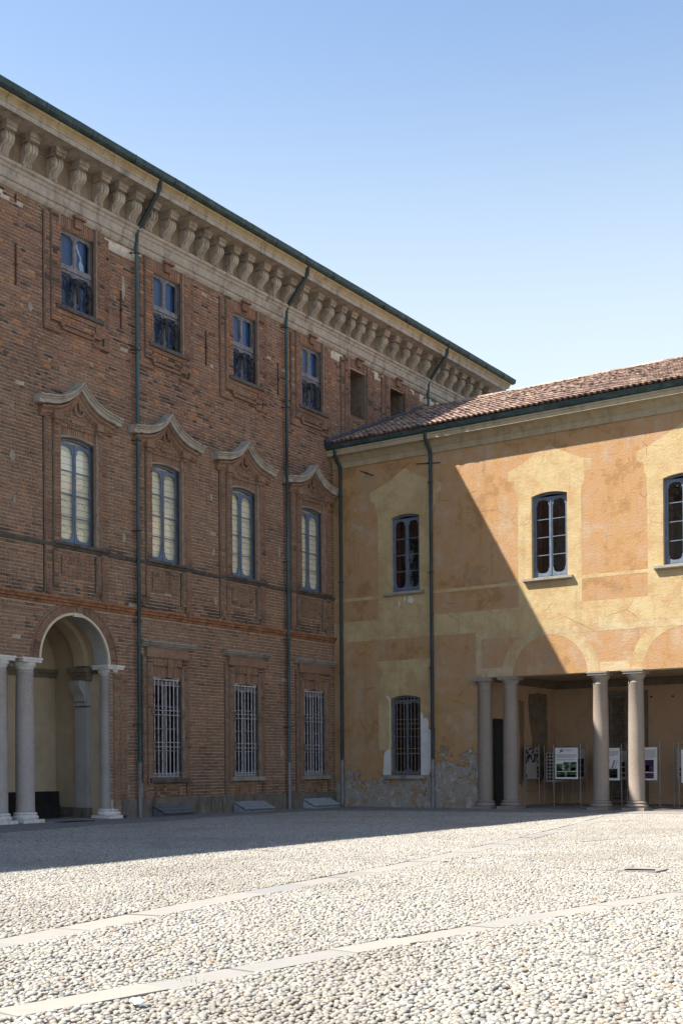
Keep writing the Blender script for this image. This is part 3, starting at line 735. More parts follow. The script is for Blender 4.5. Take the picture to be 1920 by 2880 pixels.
for k, c in enumerate(TOPC):
    c = TOPW[k]; fr = MB(); d = .13; u0, u1 = c-TW, c+TW
    holes = [pane_outline(c-.63, c-.075, 16.88, 17.78, 'ear', 'ear', .07), pane_outline(c+.075, c+.63, 16.88, 17.78, 'ear', 'ear', .07),
             pane_outline(c-.63, c-.06, 15.56, 16.62, 'ear', None, .09), pane_outline(c+.06, c+.63, 15.56, 16.62, 'ear', None, .09)]
    fr.plate([(u0, 15.47), (u1, 15.47), (u1, 17.88), (u0, 17.88)], holes, d, d+.06, ML)
    fr.box((u0, 16.70, d-.045), (u1, 16.84, d-.001), ML); fr.box((c-.05, 16.84, d-.02), (c+.05, 17.80, d-.001), ML); fr.box((c-.03, 15.5, d-.02), (c+.03, 16.70, d-.001), ML)
    win = fr.build('attic_window', GREYF, PAL)
    for a, b, z0, z1 in ((c-.65, c-.055, 16.86, 17.8), (c+.055, c+.65, 16.86, 17.8), (c-.65, c-.04, 15.54, 16.64), (c+.04, c+.65, 15.54, 16.64)):
        MB().poly([ML(a, z0, d+.03), ML(b, z0, d+.03), ML(b, z1, d+.03), ML(a, z1, d+.03)]).build('pane', GLASSB, win)
    m = MB()
    for a, b in ((c-.67, c-.02), (c+.02, c+.56)): m.poly([ML(a, 15.5, d+.10), ML(b, 15.5, d+.10), ML(b, 17.84, d+.10), ML(a, 17.84, d+.10)])
    m.build('blue_film', BLUEFILM, win)
    MB().poly([ML(u0, 15.48, d+.2), ML(u1, 15.48, d+.2), ML(u1, 17.86, d+.2), ML(u0, 17.86, d+.2)]).build('dark_room_lining', DARK, win)
    if k == 0:
        pl = [(.13, 17.66), (.20, 17.70), (.23, 17.58), (.28, 17.47), (.36, 17.34), (.37, 17.20), (.45, 17.10), (.47, 16.95), (.44, 16.90), (.34, 16.92), (.28, 16.97), (.25, 17.08), (.28, 17.18), (.32, 17.24), (.27, 17.36), (.22, 17.42), (.18, 17.55)]
        MB().poly([ML(c+u, z, d+.09) for u, z in pl]).build('torn_paper', TORN, win)
    inst('balcony_railing', RAILME, PAL, (0, TOPC[k], 0))
# --- first floor windows with curved pediments
PED = [(-1.68, 12.57), (-1.46, 12.575), (-1.44, 12.61), (-1.15, 12.635), (-.91, 12.69), (-.7, 12.765), (-.51, 12.86), (-.3, 13.00), (-.12, 13.16), (0, 13.29)]
PED = PED+[(-u, z) for u, z in PED[-2::-1]]
def sweep(path, prof, c, m, M=ML):
    m.loft([[M(c+u, z+dz, -p) for p, dz in prof] for u, z in path], True, True)
for k, c in enumerate(MIDC):
    m = MB(); pr = [(0, .0), (.40, -.03), (.41, -.075), (.36, -.085), (.335, -.14), (.30, -.155), (.29, -.265), (.0, -.275)]
    sweep(PED, pr, c, m); ped = m.build('pediment', STONEP, PAL, 25)
    m = MB(); pr = [(0, -.28), (.22, -.28), (.22, -.35), (.15, -.40), (.15, -.50), (.11, -.53), (.11, -.58), (0, -.58)]
    sweep([(u*.88, z) for u, z in PED], pr, c, m)
    for s in (-1, 1):
        m.hexa([ML(c+s*u, z, d) for d in (0, -.24) for u, z in ((.70, 11.98), (1.05, 11.98), (1.05, 12.2), (.70, 12.2))])
        m.hexa([ML(c+s*u, z, d) for d in (0, -.18) for u, z in ((.76, 11.88), (.99, 11.88), (.99, 11.98), (.76, 11.98))])
        m.tube([ML(c+s*.9+.09*math.sin(t*6), 11.86-.06*t+.03*math.cos(t*9), -.16) for t in [i/6 for i in range(7)]], .012, 4)
    m.box((c-.28, 12.02, -.13), (c+.32, 12.11, 0), ML)
    # hooked ornament under the peak
    m.tube([ML(c+u, z, -.10) for u, z in ((-.10, 12.62), (-.10, 12.42), (-.04, 12.31), (.08, 12.28), (.19, 12.33), (.24, 12.42))], .045, 6)
    m.tube([ML(c+u, z, -.10) for u, z in ((.10, 12.72), (.09, 12.52), (.13, 12.46))], .035, 6)
    m.build('tympanum_moulding', BRICKP, ped)
    MB().box((c-.98, 8.30, -.17), (c+1.28, 8.385, .3), ML).build('sill', DARKSTONE, PAL)
    cw = MIDW[k]; casement_window(PAL, ML, cw-MW+.002, cw+MW-.002, 8.39, 11.495, .118, .13, BLUEF, GLASS, [0, .245, .49, .735, 1.0], behind_blind)
    # plastered lip round the head of the opening
    m = MB(); ap = arch_pts(cw-MW-.01, cw+MW+.01, 11.50, .125, 12)
    m.loft([[ML(u, z+.0, -.035), ML(u, z+.075, -.03), ML(u, z+.075, .02), ML(u, z, .02)] for u, z in ap]); m.build('lintel_lip', REVEAL, PAL)
# --- ground floor windows with grilles and straight cornices
for k, c in enumerate(GNDC):
    w = 1.30 if k < 2 else 1.27
    pr = [(0, 5.54), (.12, 5.54), (.15, 5.58), (.20, 5.61), (.22, 5.66), (.26, 5.68), (.26, 5.73), (.02, 5.77), (0, 5.77)]
    m = MB(); m.loft([[ML(c+u, z, -p) for p, z in pr] for u in (-w, w)]); cor = m.build('window_cornice', SILL, PAL)
    m = MB(); m.box((c-1.02, 5.27, -.12), (c+1.02, 5.53, 0), ML); m.box((c-1.08, 5.22, -.145), (c+1.08, 5.27, 0), ML)
    m.box((c-.02, 4.92, -.12), (c+.22, 5.21, 0), ML); m.box((c+.0, 4.58, -.10), (c+.20, 4.92, 0), ML)
    m.build('lintel_block', BRICKP, cor)
    MB().box((c-.90, 1.13, -.19), (c+.98, 1.27, .25), ML).build('sill', DARKSTONE if k == 0 else SILL, PAL)
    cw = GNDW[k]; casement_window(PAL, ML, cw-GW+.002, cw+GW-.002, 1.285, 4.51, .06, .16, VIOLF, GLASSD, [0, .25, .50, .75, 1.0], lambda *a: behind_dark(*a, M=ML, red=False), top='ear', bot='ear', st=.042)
    g = MB(); g.box((c-.70, 4.50, .03), (c+.70, 4.55, .05), ML); gr = g.build('window_grille', RUSTBAR, PAL)
    for i in range(7):
        u = c-.56+i*1.12/6; z0, z1 = 1.30, 4.52
        MB().box((u-.014, z0, -.002), (u+.014, z1, .026), ML).build('bar', RUSTBAR, gr)
    for z in (4.33, 3.50, 3.35, 2.45, 2.30, 1.44, 1.33):
        pts = [ML(c-.66+1.32*i/8, z-(.03*math.sin(math.pi*i/8) if z == 1.44 else 0), -.018) for i in range(9)]
        MB().tube(pts, .013, 4).build('bar', RUSTBAR, gr)
# --- broken plaster and cement dabs round the grilles
m = MB()
rr = random.Random(5)
for c in GNDC:
    for s in (-1, 1):
        for z in (3.42, 2.36, 1.7):
            n = 9; u = c+s*.72
            m.poly([ML(u+.10*rr.uniform(.5, 1)*math.cos(2*math.pi*i/n), z+.22*rr.uniform(.6, 1)*math.sin(2*math.pi*i/n), -.115) for i in range(n)])
m.build('cement_patch', RENDER, PAL)
m = MB()
for (u, z, a, b) in ((-16.3, 10.62, .13, .22), (-16.24, 9.32, .10, .18), (-11.8, 8.92, .11, .22), (-7.4, 9.1, .09, .2), (-7.5, 11.0, .10, .2), (-7.3, 7.4, .10, .25), (-11.75, 2.6, .2, .35), (-11.8, 1.6, .22, .4),
                     (-11.75, .95, .2, .3), (-15.6, 15.1, .14, .18), (-11.0, .9, .12, .5), (-3.6, 9.6, .11, .3), (-3.55, 2.2, .15, .4), (-11.75, 16.9, .1, .5)):
    n = 11; m.poly([ML(u+a*rr.uniform(.45, 1)*math.cos(2*math.pi*i/n), z+b*rr.uniform(.45, 1)*math.sin(2*math.pi*i/n), -.0165) for i in range(n)])
m.build('plaster_patch', REVEAL, PAL)
# --- stone entablature: band, frieze, scroll brackets, corona, gutter
moulding('stone_band', [(-.02, 18.22), (.06, 18.24), (.12, 18.32), (.12, 18.42), (.17, 18.44), (.17, 18.70), (.21, 18.73), (.23, 18.80), (.29, 18.84), (.30, 18.92), (.14, 18.99), (-.02, 18.99)], Y0-40, Y1, STONE, PAL, cuts=[Y0-40]+[Y0+i*1.15 for i in range(31)])
moulding('frieze', [(.0, 18.95), (.09, 18.95), (.09, 19.66), (.13, 19.68), (.13, 19.84), (.0, 19.84)], Y0-40, Y1, FRIEZE, PAL)
moulding('corona', [(0, 19.84), (.98, 19.84), (.98, 19.81), (1.03, 19.81), (1.03, 19.95), (1.06, 19.97), (1.06, 20.0), (0, 20.0)], Y0-40, Y1, STONE, PAL)
pro = [(0, 20.0), (1.04, 20.0), (1.05, 20.06), (1.09, 20.12), (1.14, 20.16), (1.15, 20.21), (0, 20.21)]
for i in range(20):
    a = -22.8+i*1.83; m = MB(); m.loft([[ML(u, z, -p) for p, z in pro] for u in (a+.008, a+1.822)]); m.build('cornice_stone', OGEE, PAL)
m = MB(); m.loft([[ML(u, z, -p) for p, z in pro] for u in (-62, -22.8)]); m.build('cornice_stone', OGEE, PAL)
gp = [(1.10, 20.215), (1.22, 20.225), (1.29, 20.27), (1.31, 20.36), (1.315, 20.43), (1.285, 20.43), (1.25, 20.36), (1.10, 20.36)]
m = MB(); us = [-62]+[-22+i*.9 for i in range(41)]
m.loft([[ML(u, z+rr.uniform(-.006, .006), -p-rr.uniform(0, .006)) for p, z in gp] for u in us]); m.build('gutter', COPPER, PAL)
m = MB()
for i in range(20): m.box((-21.5+i*1.8, 20.212, -1.318), (-21.46+i*1.8, 20.44, -1.20), ML)
m.build('gutter_strap', COPPER, PAL)
m = MB(); m.poly([(1.24, -62, 20.40), (1.24, Y1, 20.40), (-5.5, Y1, 23.0), (-5.5, -62, 23.0)]); m.poly([(-5.5, -62, 23.0), (-5.5, Y1, 23.0), (-12.5, Y1, 20.4), (-12.5, -62, 20.4)])
m.poly([(1.24, Y1, 20.40), (-5.5, Y1, 23.0), (-12.5, Y1, 20.4)]); m.build('roof', TILE, PAL)
# bracket: S-shaped scroll with a volute, an acanthus-ribbed front and a stepped block above
def bracket_mesh():
    m = MB(); W2 = .13
    cx, cz, R = .555, 19.44, .165
    prof = [(.09, 19.60), (.60, 19.60)]+[(cx+R*math.cos(a), cz+R*math.sin(a)) for a in [math.radians(t) for t in (70, 45, 20, 0, -25, -50, -75)]]
    prof += [(.52, 19.25), (.43, 19.20), (.36, 19.15), (.31, 19.10), (.30, 19.05), (.33, 19.00), (.30, 18.985), (.09, 18.985)]
    for (a, b, g) in ((-W2, -W2*.66, 0), (-W2*.66, -W2*.26, -.03), (-W2*.26, W2*.26, .016), (W2*.26, W2*.66, -.03), (W2*.66, W2, 0)):
        cxm, czm = .3, 19.35
        pp = [(x+(g if x > .3 else 0), z) for x, z in prof]
        m.loft([[(x, y, z) for x, z in pp] for y in (a, b)])
    for i in range(7):   # leaf ribs on the lower front
        t = i/6; x = .475-.16*t; z = 19.21-.17*t
        m.box((x-.03, -W2*.8, z-.011), (x+.035, W2*.8, z+.008))
    for s in (-1, 1):    # raised spiral on each side
        pts = []
        for i in range(34):
            a = i/33*2*math.pi*2.1+1.6; r = .145*(1-.80*i/33); pts.append((cx-.01+r*math.cos(a*-1), s*(W2+.016), cz+r*math.sin(a*-1)))
        m.tube(pts, .030, 5)
        m.tube([(.52, s*(W2+.008), 19.27), (.42, s*(W2+.008), 19.23), (.32, s*(W2+.008), 19.13), (.26, s*(W2+.008), 19.03)], .02, 5)
    for s in (-1, 1):   # raised rim following the S outline
        m.tube([(x+.004, s*(W2+.005), z) for x, z in prof[1:-1]], .022, 5)
        m.lathe([(.001, -.02), (.05, -.015), (.055, 0), (.05, .015), (.001, .02)], (cx, s*(W2+.02), cz), 8)
    m.v = [((.09+(x-.09)*.66 if x > .09 else x), y, z) for x, y, z in m.v]
    return m.mesh('cornice_bracket', BSTONE, 35)
def block_mesh():
    m = MB(); m.box((.09, -.175, 19.62), (.56, .175, 19.71)); m.box((.09, -.20, 19.71), (.60, .20, 19.838)); return m.mesh('bracket_block', STONE)
BRK, BLKM = bracket_mesh(), block_mesh()
BY = [-20.3, -19.4, -18.4, -17.5, -16.72, -15.86, -14.88, -13.96, -13.02, -12.30, -11.54, -10.80, -9.94, -9.02, -8.25, -7.48, -6.66, -5.86, -4.94, -4.17, -3.30, -2.49, -1.55, -.71, .07, .81, 1.53, 2.29, 3.29, 4.19, 5.08, 5.94, 6.88, 7.7, 8.5, 9.3, 10.1, 10.9, 11.8, 12.7]
for y in BY:
    o = inst('cornice_bracket', BRK, PAL, (0, y, 0)); b = bpy.data.objects.new('bracket_block', BLKM); COL.objects.link(b); b.parent = o
# --- wall anchors
for (y, z0, z1) in ((-16.14, 15.54, 16.74), (-11.88, 15.54, 16.74), (-7.74, 15.5, 16.7), (-3.62, 15.5, 16.7), (-16.13, 17.92, 18.16)):
    m = MB(); m.box((y-.022, z0, -.045), (y+.022, z1, -.016), ML)
    if z1-z0 > 1: m.box((y-.035, (z0+z1)/2-.03, -.075), (y+.035, (z0+z1)/2+.03, -.02), ML)
    m.build('wall_anchor', ANCHOR, PAL)
# --- drainpipes
def drainpipe(parent, M, u, off, ztop, zboot, elbow, r=.062, zb=0.0, brackets=(), collars=(), PIPE=PIPE):
    m = MB(); m.tube([M(u, zboot, -off), M(u, ztop, -off)], r, 10)
    p = m.build('drainpipe', PIPE, parent, 40)
    m = MB(); m.tube([M(u, ztop-.02, -off)]+[M(*q) for q in elbow], r*1.12, 10); m.build('pipe_elbow', PIPED, p, 40)
    if zboot > zb: m = MB(); m.tube([M(u, zb, -off), M(u, zboot+.02, -off)], r*1.08, 10); m.tube([M(u, zboot-.06, -off), M(u, zboot+.07, -off)], r*1.28, 10); m.build('iron_boot', LEADPIPE, p, 40)
    for z in collars: MB().tube([M(u, z-.03, -off), M(u, z+.03, -off)], r*1.16, 10).build('collar', PIPE, p, 40)
    for z in brackets:
        b = MB(); b.box((u-.085, z-.014, -off-r*1.25), (u+.085, z+.014, -off+r*1.1), M); b.box((u-.16, z-.012, -off+r), (u-.09, z+.012, .0), M); b.build('pipe_bracket', ANCHOR, p)
    el = [M(u, ztop, -off)]+[M(*q) for q in elbow]
    e0, e1 = Vector(el[1]), Vector(el[-2])
    for t in (.03, .35, .65, .97):
        q = e0.lerp(e1, t); dr = (e1-e0).normalized()*.02; MB().tube([q-dr, q+dr], r*1.24, 10).build('collar', PIPE, p, 40)
    return p
for y, zb, br, co in ((-11.29, 1.72, (3.0, 6.3, 9.2, 12.1, 15.0, 18.1), (2.1, 5.0, 7.2, 8.95, 11.3, 13.6, 16.4)), (-3.26, 1.70, (3.1, 6.4, 9.3, 12.2, 15.1, 18.1), (2.9, 4.9, 6.9, 9.0, 11.4, 13.7, 16.3))):
    drainpipe(PAL, ML, y, .16, 18.45, zb, [(y, 18.78, -.17), (y+.02, 18.93, -.26), (y+.06, 19.80, -1.0), (y+.08, 19.95, -1.10), (y+.08, 20.23, -1.13)], brackets=br, collars=co)
drainpipe(PAL, ML, 7.40, .16, 18.45, 17.75, [(7.40, 18.78, -.17), (7.42, 18.93, -.26), (7.46, 19.80, -1.0), (7.48, 19.95, -1.10), (7.48, 20.23, -1.13)], zb=17.75, brackets=(18.1,))
# --- portico of the palace: arch, columns, vault, walls
m = MB()
reveal((AC-AR+.02, AC+AR-.02, AZS-.03, semi(AC, AR-.02)), ML, .0, .65, m, bottom=False)
reveal((-18.895-AR, -18.895+AR, AZS, semi(-18.895, AR)), ML, .014, .65, m, bottom=False)
m.poly([ML(-17.45, 4.80, .014), ML(AC-AR, 4.80, .014), ML(AC-AR, 4.80, .65), ML(-17.45, 4.80, .65)])
m.build('arch_soffit', GREYSTUC, PAL, 30)
m = MB(); ring = lambda r: [(AC+r*math.cos(math.pi*i/40), AZS+r*math.sin(math.pi*i/40)) for i in range(41)]
a, b = ring(AR+.015), ring(AR-.065)
m.loft([[ML(p[0], p[1], -.012), ML(q[0], q[1], -.012), ML(q[0], q[1], .06), ML(p[0], p[1], .06)] for p, q in zip(a, b)])
m.box((AC-.08, 6.20, -.035), (AC+.26, 6.33, .06), ML); m.build('arch_rim', RIMP, PAL, 30)
m = MB(); a, b = ring(1.78), ring(1.73)
m.loft([[ML(p[0], p[1], .0), ML(p[0], p[1], -.03), ML(q[0], q[1], -.03), ML(q[0], q[1], .0)] for p, q in zip(a, b)]); 
m.box((-12.55, 6.25, -.03), (-11.75, 6.30, 0), ML); m.box((-17.2, 6.24, -.03), (-15.26, 6.30, 0), ML); m.box((AC+.02, 6.32, -.05), (AC+.24, 6.52, 0), ML)
m.build('arch_moulding', BRICKP, PAL)
# inner transverse arch, vault, walls (inside the portico)
m = MB(); c2 = AC; r2 = 1.40
for (x0, x1, r) in ((.65, 1.05, 1.58), (1.05, 1.55, r2), (1.55, 2.65, 1.62)):
    pts = [(c2+r*math.cos(math.pi*i/32), AZS+r*math.sin(math.pi*i/32)) for i in range(33)]
    for p, q in zip(pts, pts[1:]): m.poly([ML(p[0], p[1], x0), ML(q[0], q[1], x0), ML(q[0], q[1], x1), ML(p[0], p[1], x1)])
for (x, ra, rb) in ((.65, AR-.02, 1.58), (1.05, r2, 1.58), (1.55, r2, 1.62)):
    for i in range(32):
        t0, t1 = math.pi*i/32, math.pi*(i+1)/32
        m.poly([ML(c2+r*math.cos(t), AZS+r*math.sin(t), x) for r, t in ((ra, t0), (rb, t0), (rb, t1), (ra, t1))])
m.build('vault', CREAMWALL, PAL)
m = MB()
yr = -12.25
m.poly([(-.02, yr, 0), (-2.65, yr, 0), (-2.65, yr, 6.7), (-.02, yr, 6.7)]); m.poly([(-2.65, Y0, 0), (-2.65, yr, 0), (-2.65, yr, 6.7), (-2.65, Y0, 6.7)])
m.poly([(0.0, Y0, 6.72), (-2.65, Y0, 6.72), (-2.65, AC-1.62, 6.72), (0, AC-1.62, 6.72)]); m.poly([(-.66, AC-1.62, AZS), (-2.65, AC-1.62, AZS), (-2.65, AC-1.62, 6.72), (-.66, AC-1.62, 6.72)])
m.build('portico_wall', CREAMWALL, PAL)
m = MB(); m.box((-2.65, Y0, 4.56), (-2.57, yr, 4.70)); m.box((-2.65, Y0, 4.70), (-2.53, yr, 4.82)); m.box((-.66, yr-.03, 4.60), (-1.02, yr, 4.74)); m.build('wall_moulding', MOULDG, PAL)
m = MB(); m.box((-1.58, -12.42, .36), (-1.05, yr, 3.55)); pil = m.build('pilaster', GREYSTUC, PAL)
m = MB(); m.box((-1.66, -12.48, 4.40), (-.97, yr, 4.56)); m.box((-1.70, -12.54, 4.56), (-.93, yr, 4.66)); m.box((-1.76, -12.60, 4.66), (-.88, yr, 4.80)); m.build('capital', MOULDG, pil)
pf = [(0, 4.39), (-.30, 4.39), (-.32, 4.28), (-.30, 4.18), (-.24, 4.07), (-.15, 3.98), (-.10, 3.88), (-.09, 3.75), (0, 3.70)]
m = MB(); m.loft([[(x, -12.40+p, z) for p, z in pf] for x in (-1.55, -1.08)]); m.box((-1.60, -12.47, 3.60), (-1.03, yr, 3.66)); m.box((-1.59, -12.44, 3.66), (-1.04, yr, 3.70)); m.box((-1.58, -12.42, 3.7), (-1.05, yr, 4.39)); m.build('console', GREYSTUC, pil, 30)
m = MB(); m.box((-1.62, -12.46, .03), (-1.0, yr, .36)); m.box((-2.64, yr-.02, .03), (-1.62, yr, .36)); m.build('dado', RENDER, pil)
MB().box((-2.65, Y0, -.05), (.05, yr, .045)).build('portico_floor', FLOOR, PAL)
def column_parts():
    sh = MB(); sh.lathe([(.272, .33), (.285, .35), (.285, .375), (.275, .40), (.278, 1.6), (.270, 3.0), (.252, 4.36), (.262, 4.38), (.262, 4.42), (.250, 4.43), (.250, 4.50)], n=28)
    ba = MB(); ba.lathe([(.30, .12), (.365, .125), (.385, .16), (.385, .195), (.355, .235), (.325, .245), (.325, .265), (.345, .275), (.345, .305), (.315, .325), (.275, .335)], n=28)
    ca = MB(); ca.lathe([(.250, 4.50), (.265, 4.52), (.265, 4.54), (.285, 4.56), (.325, 4.63), (.335, 4.68), (.33, 4.70)], n=28); ca.box((-.35, -.35, 4.70), (.35, .35, 4.775)); ca.box((-.375, -.375, 4.775), (.375, .375, 4.835))
    pl = MB(); pl.box((-.39, -.39, 0), (.39, .39, .12))
    return sh, ba, ca, pl
sh, ba, ca, pl = column_parts()
CM = (sh.mesh('column', GRANITE, 35), ba.mesh('base', GRANITE, 35), ca.mesh('capital', MARBLE, 35), pl.mesh('plinth', GRANITE), ba.mesh('base', MARBLE, 35), pl.mesh('plinth', MARBLE))
GRANITE2 = m_granite('pinkish_granite', (.13, .102, .085), (.37, .312, .262))
CM2 = (sh.mesh('column', GRANITE2, 35), ba.mesh('base', GRANITE2, 35), ca.mesh('capital', m_granite('pale_capital_stone', (.20, .175, .15), (.33, .295, .26)), 35), pl.mesh('plinth', GRANITE2))
def column(parent, x, y, z, marble, cm=CM):
    o = inst('column', cm[0], parent, (x, y, z))
    for nm, me in (('base', cm[4] if marble else cm[1]), ('capital', cm[2]), ('plinth', cm[5] if marble else cm[3])):
        b = bpy.data.objects.new(nm, me); COL.objects.link(b); b.parent = o
for (x, y) in ((-.30, -12.22), (-.30, -15.62), (-.30, -16.62), (-.30, -17.60)): column(PAL, x, y, .01, True)
m = MB(); m.lathe([(.25, .05), (.25, 4.5), (.27, 4.52), (.33, 4.7), (.33, 4.85)], (-1.30, -15.72, 0), 20); m.build('rear_column', GRANITE, PAL, 35)

# ================================================================== PLASTERED WING
WING = thing('plastered_wing', (14, 0, 0), 'two storey ochre plastered wing with painted yellow window surrounds, tiled roof and columned loggia', 'building')
XE = 34.0
RW = [(2.69, 3.95), (8.60, 9.96), (13.42, 14.78), (19.3, 20.66), (24.1, 25.46), (29.0, 30.36)]
H_up = [(a, b, 8.31, arch_fn(a, b, 11.16 if i == 0 else 11.22, .11)) for i, (a, b) in enumerate(RW)]
H_g = [(2.62, 3.94, 1.26, arch_fn(2.62, 3.94, 4.20, .12))]
H_port = [(6.62, XE-1, -.1, 4.83)]
m = MB(); wall_sheet(0, XE, 0, 14.0, H_up+H_g+H_port, MR, 0, m); WW = m.build('wall', OCHRE, WING)
for h in H_up+H_g: m = MB(); reveal(h, MR, .0, .36, m); m.build('window_reveal', YELLOW, WING)
m = MB(); m.poly([MR(6.62, 4.83, 0), MR(XE-1, 4.83, 0), MR(XE-1, 4.83, .6), MR(6.62, 4.83, .6)]); m.poly([MR(6.62, 0, 0), MR(6.62, 4.83, 0), MR(6.62, 4.83, .45), MR(6.62, 0, .45)])
m.poly([MR(6.45, 4.83, .6), MR(XE-1, 4.83, .6), MR(XE-1, 5.05, .6), MR(6.45, 5.05, .6)]); m.build('loggia_soffit', OCHREIN, WING)
# --- painted surrounds and bands: thin coats of lime paint on the wall
def coat(name, outer, holes=(), mat=YELLOW, d=-.003): MB().plate(outer, list(holes), d, .002, MR).build(name, mat, WING)
for i, (a, b) in enumerate(RW):
    c = (a+b)/2; zt = 11.16 if i == 0 else 11.22
    half = [(1.22, 7.31), (1.22, 11.35), (1.34, 11.55), (1.36, 11.86), (1.58, 11.92), (1.60, 12.26), (1.2, 12.40), (.8, 12.56), (.45, 12.76), (0, 13.0)]
    rj = random.Random(i); jit = lambda: rj.uniform(-.02, .02)
    outer = [(c-u+jit(), z+jit()) for u, z in half]+[(c+u+jit(), z+jit()) for u, z in half[-2::-1]]
    outer[0] = (c-1.22, 7.312); outer[-1] = (c+1.22, 7.312)
    hole = [(a-.004, 8.31), (b+.004, 8.31)]+arch_pts(a-.004, b+.004, zt, .11, 8)[::-1]
    coat('painted_surround', outer, [hole])
    prev = RW[i-1][1] if i else -1.22
    coat('painted_band', [(max(0.004, (RW[i-1][0]+RW[i-1][1])/2+1.226) if i else .004, 8.115), (c-1.226, 8.115), (c-1.226, 8.235), (max(0.004, (RW[i-1][0]+RW[i-1][1])/2+1.226) if i else .004, 8.235)])
coat('painted_band', [(.004, 6.51), (XE, 6.51), (XE, 7.308), (.004, 7.308)])
coat('painted_band', [(6.33, 6.245), (XE, 6.245), (XE, 6.506), (6.33, 6.506)], mat=YELLOWP)
coat('painted_strip', [(6.33, 4.95), (6.55, 4.95), (6.55, 6.24), (6.33, 6.24)], mat=YELLOWP)
ARC = [(9.24, 1.43, 1.87), (14.17, 1.50, 1.94), (18.95, 1.45, 1.88), (23.9, 1.45, 1.88)]
for k, (c, r0, r1) in enumerate(ARC):
    zi = 4.835; b1 = 1.78*(r1/1.87); b0 = 1.40
    tcut = math.asin(min(1, (6.24-zi)/b1))
    for s in (-1, 1):
        o1 = ell(c, zi, r1, b1, 0, tcut, 14); i1 = ell(c, zi, r0, b0, 0, math.radians(88), 18)
        pts = [(c+s*(u-c), z) for u, z in o1+[(c+.02, 6.24), (c+.02, zi+b0)]+i1[::-1]]
        coat('painted_arch', pts, mat=YELLOWP if (k+s) % 3 else YELLOW)
for (a, b) in ((6.556, 7.36), (11.12, 12.22), (16.12, 17.05)): coat('painted_strip', [(a, 4.836), (b, 4.836), (b, 5.17), (a, 5.17)], mat=YELLOWP)
# ground floor surround with concave shoulders, and white repairs beside it
c = 3.27
sh_ = [(1.19, 2.25), (1.21, 4.55)]+[(1.21-.19*math.sin(t), 4.62+.62*t/1.57) for t in (.3, .7, 1.1, 1.57)]+[(1.04, 5.34), (1.12, 5.45), (1.32, 5.68)]
outer = [(c-u, z) for u, z in sh_]+[(c+u*.985, z) for u, z in sh_[::-1]]+[(3.945, 2.25), (3.945, 3.6)]
hole = None
top = arch_pts(2.616, 3.944, 4.20, .12, 8)
coat('painted_surround', [(c-u, z) for u, z in sh_]+[(c+u*.97, z) for u, z in sh_[::-1]][:-1]+[(c+1.15, 3.62), (3.95, 3.62)]+[(p[0]+.002, p[1]) for p in top[::-1]]+[(2.614, 2.25)])
rj = random.Random(3)
def ragged(pts, amp=.05, n=5):
    out = []
    for (p, q) in zip(pts, pts[1:]+pts[:1]):
        for i in range(n):
            t = i/n; out.append((p[0]+(q[0]-p[0])*t+(rj.uniform(-amp, amp) if i else 0), p[1]+(q[1]-p[1])*t+(rj.uniform(-amp, amp) if i else 0)))
    return out
coat('white_repair', [(3.95, 1.27), (4.28, 1.27), (4.40, 1.45), (4.425, 1.9), (4.425, 2.95), (4.36, 3.0), (4.28, 3.02), (4.30, 3.22), (4.27, 3.38), (4.16, 3.44), (4.08, 3.40), (4.06, 3.52), (4.0, 3.66), (3.955, 3.60)], mat=WHITEPL, d=-.006)
coat('white_repair', [(2.615, 1.27), (2.615, 2.24), (2.55, 2.30), (2.46, 2.24), (2.38, 2.18), (2.30, 2.05), (2.29, 1.6), (2.25, 1.3), (2.3, 1.27)], mat=WHITEPL, d=-.006)
coat('white_repair', [(2.614, 2.3), (2.614, 4.18), (2.56, 4.26), (2.48, 4.36), (2.42, 4.30), (2.50, 4.22), (2.565, 4.12), (2.57, 2.3)], mat=WHITEPL, d=-.006)
for (u, z, a, b) in ((3.05, 7.85, .05, .12), (3.55, 7.95, .18, .18), (3.3, 8.0, .06, .1)):
    coat('white_repair', [(u+a*rj.uniform(.5, 1)*math.cos(2*math.pi*i/11), z+b*rj.uniform(.5, 1)*math.sin(2*math.pi*i/11)) for i in range(11)], mat=WHITEPL, d=-.006)
# --- windows of the wing
for i, (a, b) in enumerate(RW):
    zt = 11.16 if i == 0 else 11.22
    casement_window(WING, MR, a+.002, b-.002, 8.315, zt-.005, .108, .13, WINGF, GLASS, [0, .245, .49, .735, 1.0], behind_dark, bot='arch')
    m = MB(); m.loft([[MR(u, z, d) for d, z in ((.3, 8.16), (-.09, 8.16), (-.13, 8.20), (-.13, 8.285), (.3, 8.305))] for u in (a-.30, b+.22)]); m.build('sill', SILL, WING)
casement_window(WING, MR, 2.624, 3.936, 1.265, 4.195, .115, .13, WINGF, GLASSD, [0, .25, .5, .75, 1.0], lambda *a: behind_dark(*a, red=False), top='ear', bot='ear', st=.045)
MB().box((2.36, 1.12, -.13), (4.18, 1.255, .25), MR).build('sill', SILL, WING)
g = MB(); g.box((2.63, 1.30, .05), (3.93, 1.325, .065), MR); gr = g.build('window_grille', RUSTBAR2, WING)
for i in range(8):
    u = 2.73+i*1.10/7; MB().box((u-.012, 1.27, .02), (u+.012, 4.24, .044), MR).build('bar', RUSTBAR2, gr)
for z in (4.02, 3.22, 3.03, 2.28, 2.10, 1.40, 1.33): MB().box((2.625, z-.011, .0), (3.935, z+.011, .019), MR).build('bar', RUSTBAR2, gr)
